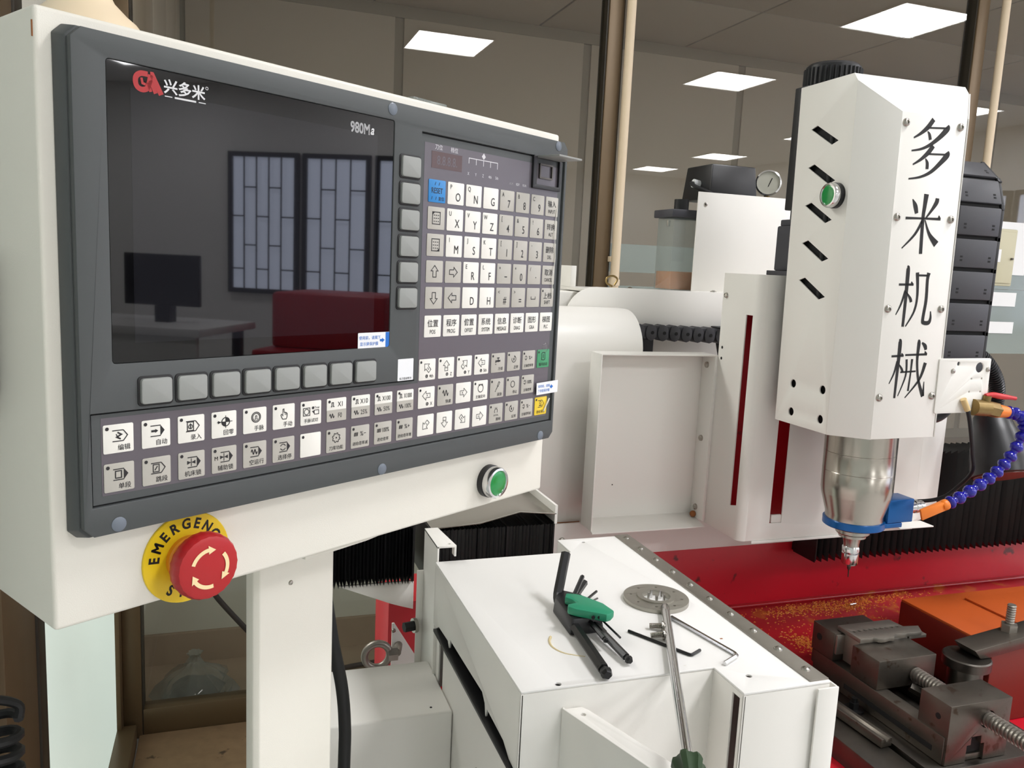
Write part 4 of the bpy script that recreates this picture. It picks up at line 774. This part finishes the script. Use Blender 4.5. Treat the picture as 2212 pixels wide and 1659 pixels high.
# thin black lead with tan tape, and a fat hose below the ear plate
tag(MB().tube(spline([(1046, 944, 1276), (1056, 942, 1258), (1070, 946, 1230), (1090, 955, 1190), (1106, 965, 1160), (1112, 990, 1130), (1100, 1010, 1104), (1080, 1040, 1090), (1060, 1090, 1080)], 8), 3.2, 10).build('sensor_lead', 'rubber_black'), 'thin black lead looping down from the ear plate behind the blue hose', 'cable')
tp = MB().tube([(1044, 943, 1279), (1054, 942, 1262)], 4.6, 12).build('tape_wrap', 'tape_tan'); tag(tp, 'tan tape wrap on the lead at the ear plate', 'tape')
tag(MB().tube(spline([(960, 1000, 1262), (1010, 990, 1246), (1040, 985, 1244), (1062, 985, 1262), (1070, 1000, 1290)], 6), 9, 14).build('air_hose', 'plastic_black'), 'fat glossy black hose bulging below the ear plate', 'hose')

# vertical cable chain right of the head
vc = thing('cable_chain', 'tall vertical dark grey cable chain to the right of the spindle head', 'cable chain', (1150, 1070, 1310))
path = [(1056, 1318+52*i) for i in range(6)]+[(1070, 1622), (1104, 1652)]
for (y0, z0), (y1, z1) in zip(path, path[1:]):
    d_ = Vector((0, y1-y0, z1-z0)); up = Vector((0, -d_.z, d_.y)).normalized(); d_n = d_.normalized(); L_ = d_.length; o0 = Vector((0, y0, z0))
    def bar(x0, x1, t0, t1, l0, l1): return [tuple(o0+Vector((x, 0, 0))+up*-0+up*t*-1*-1+d_n*l) for x, t, l in ((x0, t0, l0), (x1, t0, l0), (x1, t1, l0), (x0, t1, l0), (x0, t0, l1), (x1, t0, l1), (x1, t1, l1), (x0, t1, l1))]
    def bx_(*a): v = bar(*a); return MB().frustum(v[:4], v[4:])
    o = bx_(1108, 1196, -2, 4, 3, L_-3).build('link', 'chain_grey', vc, bevel=2.2)
    bx_(1100, 1108, -34, 2, -6, L_+4).build('side_plate', 'chain_black', o, bevel=2); bx_(1196, 1204, -34, 2, -6, L_+4).build('side_plate', 'chain_black', o, bevel=2); bx_(1108, 1196, -5, -2, -4, 4).build('gap', 'hole_black', o)
    for x in (1122, 1182):
        for l_ in (.25, .36): bx_(x-2.5, x+2.5, 3.6, 4.3, L_*l_, L_*l_+3).build('rivet_hole', 'hole_black', o)
B('rear_run', 'chain_black', vc, (1100, 1204, 1108, 1134, 1318, 1640), bevel=3); B('mount', 'chain_black', vc, (1096, 1200, 1040, 1100, 1296, 1322), bevel=2)
# corrugated conduit and work lamp
wl_ = thing('work_lamp', 'black conical work lamp hanging on a ribbed neck behind the blue hose', 'lamp', (1290, 1090, 1110))
cp = spline([(1196, 1090, 1340), (1226, 1088, 1330), (1254, 1086, 1308), (1276, 1088, 1280), (1290, 1096, 1250), (1294, 1104, 1228)], 30)
MB().tube(cp, lambda j: 13 if j % 4 < 2 else 10.5, 16).build('ribbed_neck', 'plastic_black', wl_)
lo_ = Vector((1296, 1110, 1222)); ld = Vector((-.06, -.42, -.9)).normalized()
MB().lathe(lo_, ld, [(10, -20), (15, -12), (30, 6), (38, 40), (48, 80), (51, 96), (51, 112), (48, 114)], 44).build('shade', 'plastic_black', wl_); MB().lathe(lo_, ld, [(47, 113), (47, 115.5), (20, 116), (.2, 116)], 44).build('lens', 'lamp_rim', wl_)
lb = lo_+ld*84+Vector((34, -36, 8)); MB().box(lb.x-10, lb.x+10, lb.y-1, lb.y+1, lb.z-7, lb.z+7).rot(Matrix.Rotation(.7, 3, 'Z') @ Matrix.Rotation(-.3, 3, 'X'), lb).build('label_plate', 'sticker_white', wl_)

# ================================================================== red bed, vise and clamps
bd = thing('machine_bed', 'red and orange painted machine bed under the spindle', 'machine bed', (1200, 900, 0))
B('back_wall', 'red_paint', bd, (560, 1800, 1316, 1346, 600, 930), bevel=2); B('ledge', 'red_ledge', bd, (560, 1800, 1086, 1316, 0, 800), bevel=3, seg=3)
B('base', 'red_paint', bd, (560, 1560, 720, 1086, 0, 745), bevel=3); B('fillet', 'red_ledge', bd, (560, 1800, 1308, 1318, 798, 806), bevel=4, seg=3)
ob = B('raised_casting', 'casting_shaded', bd, (1152, 1700, 925, 1120, 745, 876), bevel=3); B('casting_top', 'orange_paint', ob, (1153, 1700, 926, 1119, 874, 880), bevel=2); B('milled_pad', 'orange_paint', ob, (1270, 1700, 960, 1090, 880, 884), bevel=1)
tp_ = thing('slotted_table', 'oily dark steel table plate under the vise', 'steel plate', (1000, 940, 745))
B('plate', 'steel_dark', tp_, (846, 905, 800, 1084, 745.5, 780), (917, 1149, 800, 1084, 745.5, 780), (905, 917, 800, 1084, 745.5, 762), bevel=1)
vz = thing('machine_vise', 'steel screw vise with long threaded spindle on the slotted table', 'vise', (1000, 950, 780))
b_ = MB(); b_.box(943, 967, 812, 1092, 780.5, 822); b_.box(1033, 1057, 812, 1092, 780.5, 822); b_.box(967, 1033, 812, 1092, 780.5, 790); b_.build('base', 'vise_steel', vz, bevel=1.2)
MB().box(942.4, 943.2, 830, 1010, 792, 800).build('side_groove', 'hole_black', vz)
B('fixed_jaw', 'vise_steel', vz, (942, 1046, 1041, 1094, 822.5, 871), bevel=1.5); MB().cyl((941.4, 1076, 850), (942.4, 1076, 850), 6, n=16).build('pin_hole', 'hole_black', vz); B('jaw_plate', 'strip_steel', vz, (944, 1050, 1036, 1041, 836, 869), bevel=.6)
B('moving_jaw', 'vise_steel', vz, (944, 1057, 943, 1002, 822.5, 870), bevel=1.5)
fb = MB().sheet([(945, 780.5), (983, 780.5), (983, 806), (990, 806), (990, 818), (1008, 818), (1008, 806), (1015, 806), (1015, 780.5), (1058, 780.5), (1058, 870), (945, 870)], [circ(1016, 842, 13, 24)], 'y', 808, 862).build('front_block', 'vise_steel', vz, bevel=1, ang=60)
B('slot_back', 'hole_black', vz, (980, 1020, 815, 862, 790.5, 820), bevel=0)
MB().cyl((944.6, 828, 846), (945.4, 828, 846), 4.5, n=14).build('grub_screw', 'hole_black', vz)
th = MB().tube([(1016, y, 842) for y in [690+.55*i for i in range(470)]], lambda j: 11.6 if (j % 11) < 5 else 9, 18).build('screw_spindle', 'strip_steel', vz)
MB().lathe((1016, 690, 842), (0, -1, 0), [(8, 0), (12, 4), (13, 30), (12, 60), (8, 64)], 24).build('spindle_end', 'steel_dark', vz); MB().cyl((1002, 935, 826), (1030, 905, 812), 8, n=6).build('locking_bolt', 'steel_dark', vz)
# workpiece gripped in the vise
wk = thing('workpiece', 'grey drilled aluminium bar gripped across the vise jaws', 'workpiece', (1020, 1020, 824))
hol = [circ(966+11*i, 1026, 3.2, 10) for i in range(9)]
front = [(956+9*i, 1002.6-random.uniform(0, 4)-(7 if 3 < i < 8 else 0)) for i in range(0, 15)]
MB().sheet([(956, 1052), (958, 1012)][:1]+front+[(1094, 1020), (1066, 1024), (1062, 1052)], hol, 'z', 872, 879).build('top_bar', 'strip_steel', wk, bevel=.4, ang=60); B('clamped_web', 'strip_steel', wk, (958, 1056, 1003, 1035.5, 826, 872), bevel=.5)
B('flat_end', 'strip_steel', wk, (1060, 1096, 1003, 1018, 866, 871.8), bevel=.4)
cl = thing('strap_clamp', 'steel strap clamp with stud and nut resting on a round support', 'clamp', (1130, 940, 780))
MB().lathe((1117, 940, 780.5), (0, 0, 1), [(26, 0), (26, 62), (24, 66), (36, 66), (36, 80), (34, 82), (.2, 82)], 40).build('round_support', 'steel_dark', cl)
MB().prism([(1112, 878), (1126, 863), (1145, 863), (1320, 884.5), (1320, 902), (1300, 902)], 'y', 922, 964).build('strap', 'vise_steel', cl, bevel=1.5)
MB().lathe((1212, 950, 888), (0, 0, 1), [(13, 0), (13, 14)], 6).build('nut', 'strip_steel', cl); MB().tube([(1212, 950, 884+1.0*i) for i in range(52)], lambda j: 7 if j % 4 < 2 else 6, 14).build('stud', 'strip_steel', cl)
MB().prism(circ(1180, 945, 11, 16), 'z', 880.5, 883).build('strap_slot', 'hole_black', cl)
bo = thing('hold_down_bolt', 'dark bolt with wide washer beside the vise', 'bolt', (926, 968, 780)); MB().lathe((926, 966, 780.5), (0, 0, 1), [(15.5, 0), (15.5, 3), (9, 3.4)], 32).build('washer', 'black_oxide', bo); MB().cyl((926, 966, 783.8), (926, 966, 794), 8, n=6).build('head', 'black_oxide', bo); MB().cyl((926, 966, 794), (926, 966, 801), 4.6, n=14).build('thread', 'black_oxide', bo)
tag(MB().prism([(886, 781), (906, 781), (906, 794), (900, 794), (896, 789), (892, 794), (886, 794)], 'y', 868, 985).rot(Matrix.Rotation(.06, 3, 'Z'), (896, 930, 0)).build('grooved_bar', 'vise_steel', bevel=.8), 'short grooved steel bar lying left of the vise', 'steel bar')
tag(MB().cyl((1176, 1268, 803), (1192, 1270, 803), 2.6, n=10).build('loose_pin', 'chrome'), 'tiny bright pin lying among chips on the red ledge', 'pin')
# swarf on the ledge
sw = MB()
for i in range(1600):
    c = random.choice([(1040, 1278, 36, 14), (1120, 1276, 40, 16), (1190, 1272, 34, 12), (1260, 1290, 60, 10), (975, 1150, 14, 24), (1090, 1240, 120, 36)])
    x, y = random.gauss(c[0], c[2]), random.gauss(c[1], c[3])
    if y > 1304 or y < 1092 or x > 1800: continue
    r = random.uniform(.9, 3.4); a = random.uniform(0, 6.3); h = random.uniform(.3, 1.6)
    sw.frustum([(x+r*math.cos(a+t), y+r*math.sin(a+t)*random.uniform(.4, 1), 800.1) for t in (0, 2.1, 4.2)], [(x+.5*r*math.cos(a+t), y+.5*r*math.sin(a+t), 800.1+h) for t in (0, 2.1, 4.2)])
so = sw.build('swarf', 'chip', smooth=False); tag(so, 'scattered orange swarf chips on the red bed ledge', 'swarf'); so['kind'] = 'stuff'

# ================================================================== tools on the white cover (top at 1070)
Zt = 1070
hd = thing('hex_key_holder', 'black plastic hex key holder with green clip on the white cover', 'tool holder', (350, 785, Zt))
MB().frustum([(336, 800, Zt+.2), (332, 742, Zt+.2), (372, 742, Zt+.2), (374, 806, Zt+.2), (352, 826, Zt+.2)], [(338, 800, Zt+18), (335, 744, Zt+18), (369, 744, Zt+18), (371, 804, Zt+18), (352, 822, Zt+18)]).build('body', 'plastic_black', hd, bevel=2.5)
MB().prism([(341, 780), (346, 790), (356, 786), (362, 780), (375, 756), (378, 736), (372, 730), (366, 728), (340, 748), (334, 756), (337, 762), (348, 764), (346, 772)], 'z', Zt+18, Zt+27).build('green_clip', 'tool_green', hd, bevel=2, ang=60)
for i in range(3): MB().cyl((354+6.5*i, 737-1.5*i-3, Zt+22), (354+6.5*i, 731-1.5*i+4, Zt+22), 2, n=10).build('clip_hole', 'hole_black', hd)
def hexkey(label, r, pts, ball=True, m='black_oxide', n=6, group=None):
    t = thing('hex_key', label, 'hex key', pts[-1], group); P = [Vector(p) for p in pts]
    q = []
    for i in range(len(P)):
        if 0 < i < len(P)-1:
            a, b = (P[i-1]-P[i]).normalized(), (P[i+1]-P[i]).normalized(); k = 2.2*r
            q += [tuple(P[i]+a*k*(1-u)**2+b*k*u*u) for u in (0, .25, .5, .75, 1)]
        else: q.append(tuple(P[i]))
    mb = MB().tube(q, r, n); mb.build('shaft', m, t, smooth=False)
    if ball:
        e = P[-1]; d_ = (P[-1]-P[-2]).normalized(); MB().lathe(e-d_*.4*r, d_, [(r*1.0, -.2*r), (r*.78, .4*r), (r*.78, .7*r), (r*1.06, 1.2*r), (r*1.02, 2*r), (r*.7, 2.5*r)], 6).build('ball_end', m, t)
    return t
GK = 'hex keys in the holder'
hexkey('largest black ball-end hex key in the holder', 5.6, [(366, 842, Zt+52), (345, 812, Zt+9), (331, 657, Zt+7)], group=GK)
hexkey('second longest black hex key in the holder', 3.9, [(392, 842, Zt+14), (358, 800, Zt+12), (364, 676, Zt+6)], group=GK)
hexkey('mid-sized black hex key between the two longest keys', 2.6, [(384, 832, Zt+26), (356, 795, Zt+15), (355, 708, Zt+11)], group=GK)
hexkey('thinnest black hex key in the holder', 1.1, [(398, 818, Zt+4), (366, 780, Zt+16), (375, 712, Zt+8)], ball=False, group=GK)
hexkey('short black hex key with raised arm in the holder', 1.6, [(400, 826, Zt+9), (362, 786, Zt+13), (366, 728, Zt+8)], ball=False, group=GK)
hexkey('loose chrome hex key beside the steel flange', 2.3, [(457, 648, Zt+2.4), (480, 660, Zt+2.4), (459, 756, Zt+2.4)], ball=False, m='chrome')
hexkey('loose thin black hex key under the screwdriver shaft', 1.6, [(449, 680, Zt+1.8), (434, 672, Zt+1.8), (397, 737, Zt+1.8)], ball=False)
fl = thing('steel_flange', 'round drilled steel flange with pins lying on the white cover', 'flange', (467, 806, Zt))
MB().sheet(circ(467, 806, 37.6, 64), [circ(467, 806, 16, 40)]+[circ(467+29*math.cos(a), 806+29*math.sin(a), 1.7, 10) for a in [2*pi*i/8+.3 for i in range(8)]], 'z', Zt+.2, Zt+5).build('disc', 'flange_steel', fl, bevel=.5, ang=60)
MB().lathe((467, 806, Zt+5), (0, 0, 1), [(22, 0), (22, 1.6), (16.4, 1.8), (16.2, -4.6)], 48, closed=False).build('collar', 'flange_steel', fl)
for i in range(5): a = 2*pi*i/5+.5; MB().cyl((467+9*math.cos(a), 806+9*math.sin(a), Zt+.2), (467+9*math.cos(a), 806+9*math.sin(a), Zt+10), 1.7, n=10).build('pin', 'chrome', fl)
sd = thing('screwdriver', 'long screwdriver with steel shaft and dark green handle overhanging the cover edge', 'screwdriver', (400, 650, Zt))
a = Vector((463, 778, Zt+5.2)); b = Vector((333, 508, Zt+6)); d_ = (b-a).normalized()
MB().lathe(a, d_, [(3.6, 0), (5, 3), (4.9, 20), (4.6, (b-a).length+6)], 16).build('shaft', 'chrome', sd)
MB().lathe(b, d_, [(8, 0), (12.5, 2), (13.5, 8), (11, 18), (11, 28), (14.5, 44), (15, 96), (11, 106), (.3, 108)], 36, wob=lambda i, j: .84 if (i//3) % 2 else 1).build('handle', 'handle_green', sd)
for i, (x, y, ang, lab) in enumerate(((430, 733, .5, 'loose button-head screw farther from the black hex key'), (421, 714, .3, 'loose button-head screw nearer the black hex key'))):
    t = thing('button_screw', lab, 'screw', (x, y, Zt), 'loose screws on the cover'); dx = Vector((-math.cos(ang), math.sin(ang), 0))
    o = Vector((x+4, y, Zt+5.4)); MB().lathe(o, -dx, [(5.4, 0), (5.2, 1.6), (3.2, 3.6), (2, 3.8), (1.9, 2), (.1, 2)], 18).build('head', 'steel', t)
    MB().tube([tuple(o+dx*(.6*k)+Vector((0, 0, -.02*k*4))) for k in range(22)], lambda j: 3.1 if j % 2 else 2.6, 12).build('thread', 'steel', t)

# ================================================================== things across the workshop, seen mirrored in the dark screen
t = thing('red_machine', 'red machine with pale panel mirrored in the dark screen', 'machine', (5100, -1200, 0))
B('base', 'red_bright', t, (4700, 5600, -1650, -700, 0, 800), bevel=20); B('hood', 'red_bright', t, (4900, 5600, -1600, -800, 800, 1180), bevel=30); B('panel', 'box_beige', t, (4680, 4700, -1500, -1150, 450, 650), bevel=4)
t = thing('workbench', 'long pale workbench under the barred window', 'workbench', (4700, -2700, 0))
B('top', 'wall_white', t, (4300, 5100, -3900, -1800, 900, 950), bevel=5); B('front', 'wall_white', t, (4360, 4400, -3850, -1850, 150, 900), bevel=5); B('shelf', 'wall_white', t, (4400, 5050, -3850, -1850, 120, 150)); B('leg', 'motor_grey', t, (4980, 5040, -3840, -3780, 0, 900)); B('leg', 'motor_grey', t, (4980, 5040, -1920, -1860, 0, 900)); B('leg', 'motor_grey', t, (4360, 4420, -3840, -3780, 0, 150)); B('leg', 'motor_grey', t, (4360, 4420, -1920, -1860, 0, 150))
t = thing('bench_monitor', 'dark monitor standing on the workbench', 'monitor', (4700, -2250, 950)); B('stand', 'plastic_black', t, (4650, 4750, -2300, -2200, 950, 1060), bevel=4); B('display', 'plastic_black', t, (4660, 4700, -2520, -1990, 1060, 1400), bevel=8)
t = thing('drill_press', 'pale drill press column standing on the workbench', 'drill press', (4700, -2950, 950)); B('base', 'motor_grey', t, (4500, 4900, -3150, -2800, 950, 1000), bevel=8); B('column', 'motor_grey', t, (4740, 4800, -3010, -2950, 1000, 1500), bevel=8); B('head', 'box_beige', t, (4480, 4860, -3060, -2880, 1350, 1680), bevel=40, seg=4)
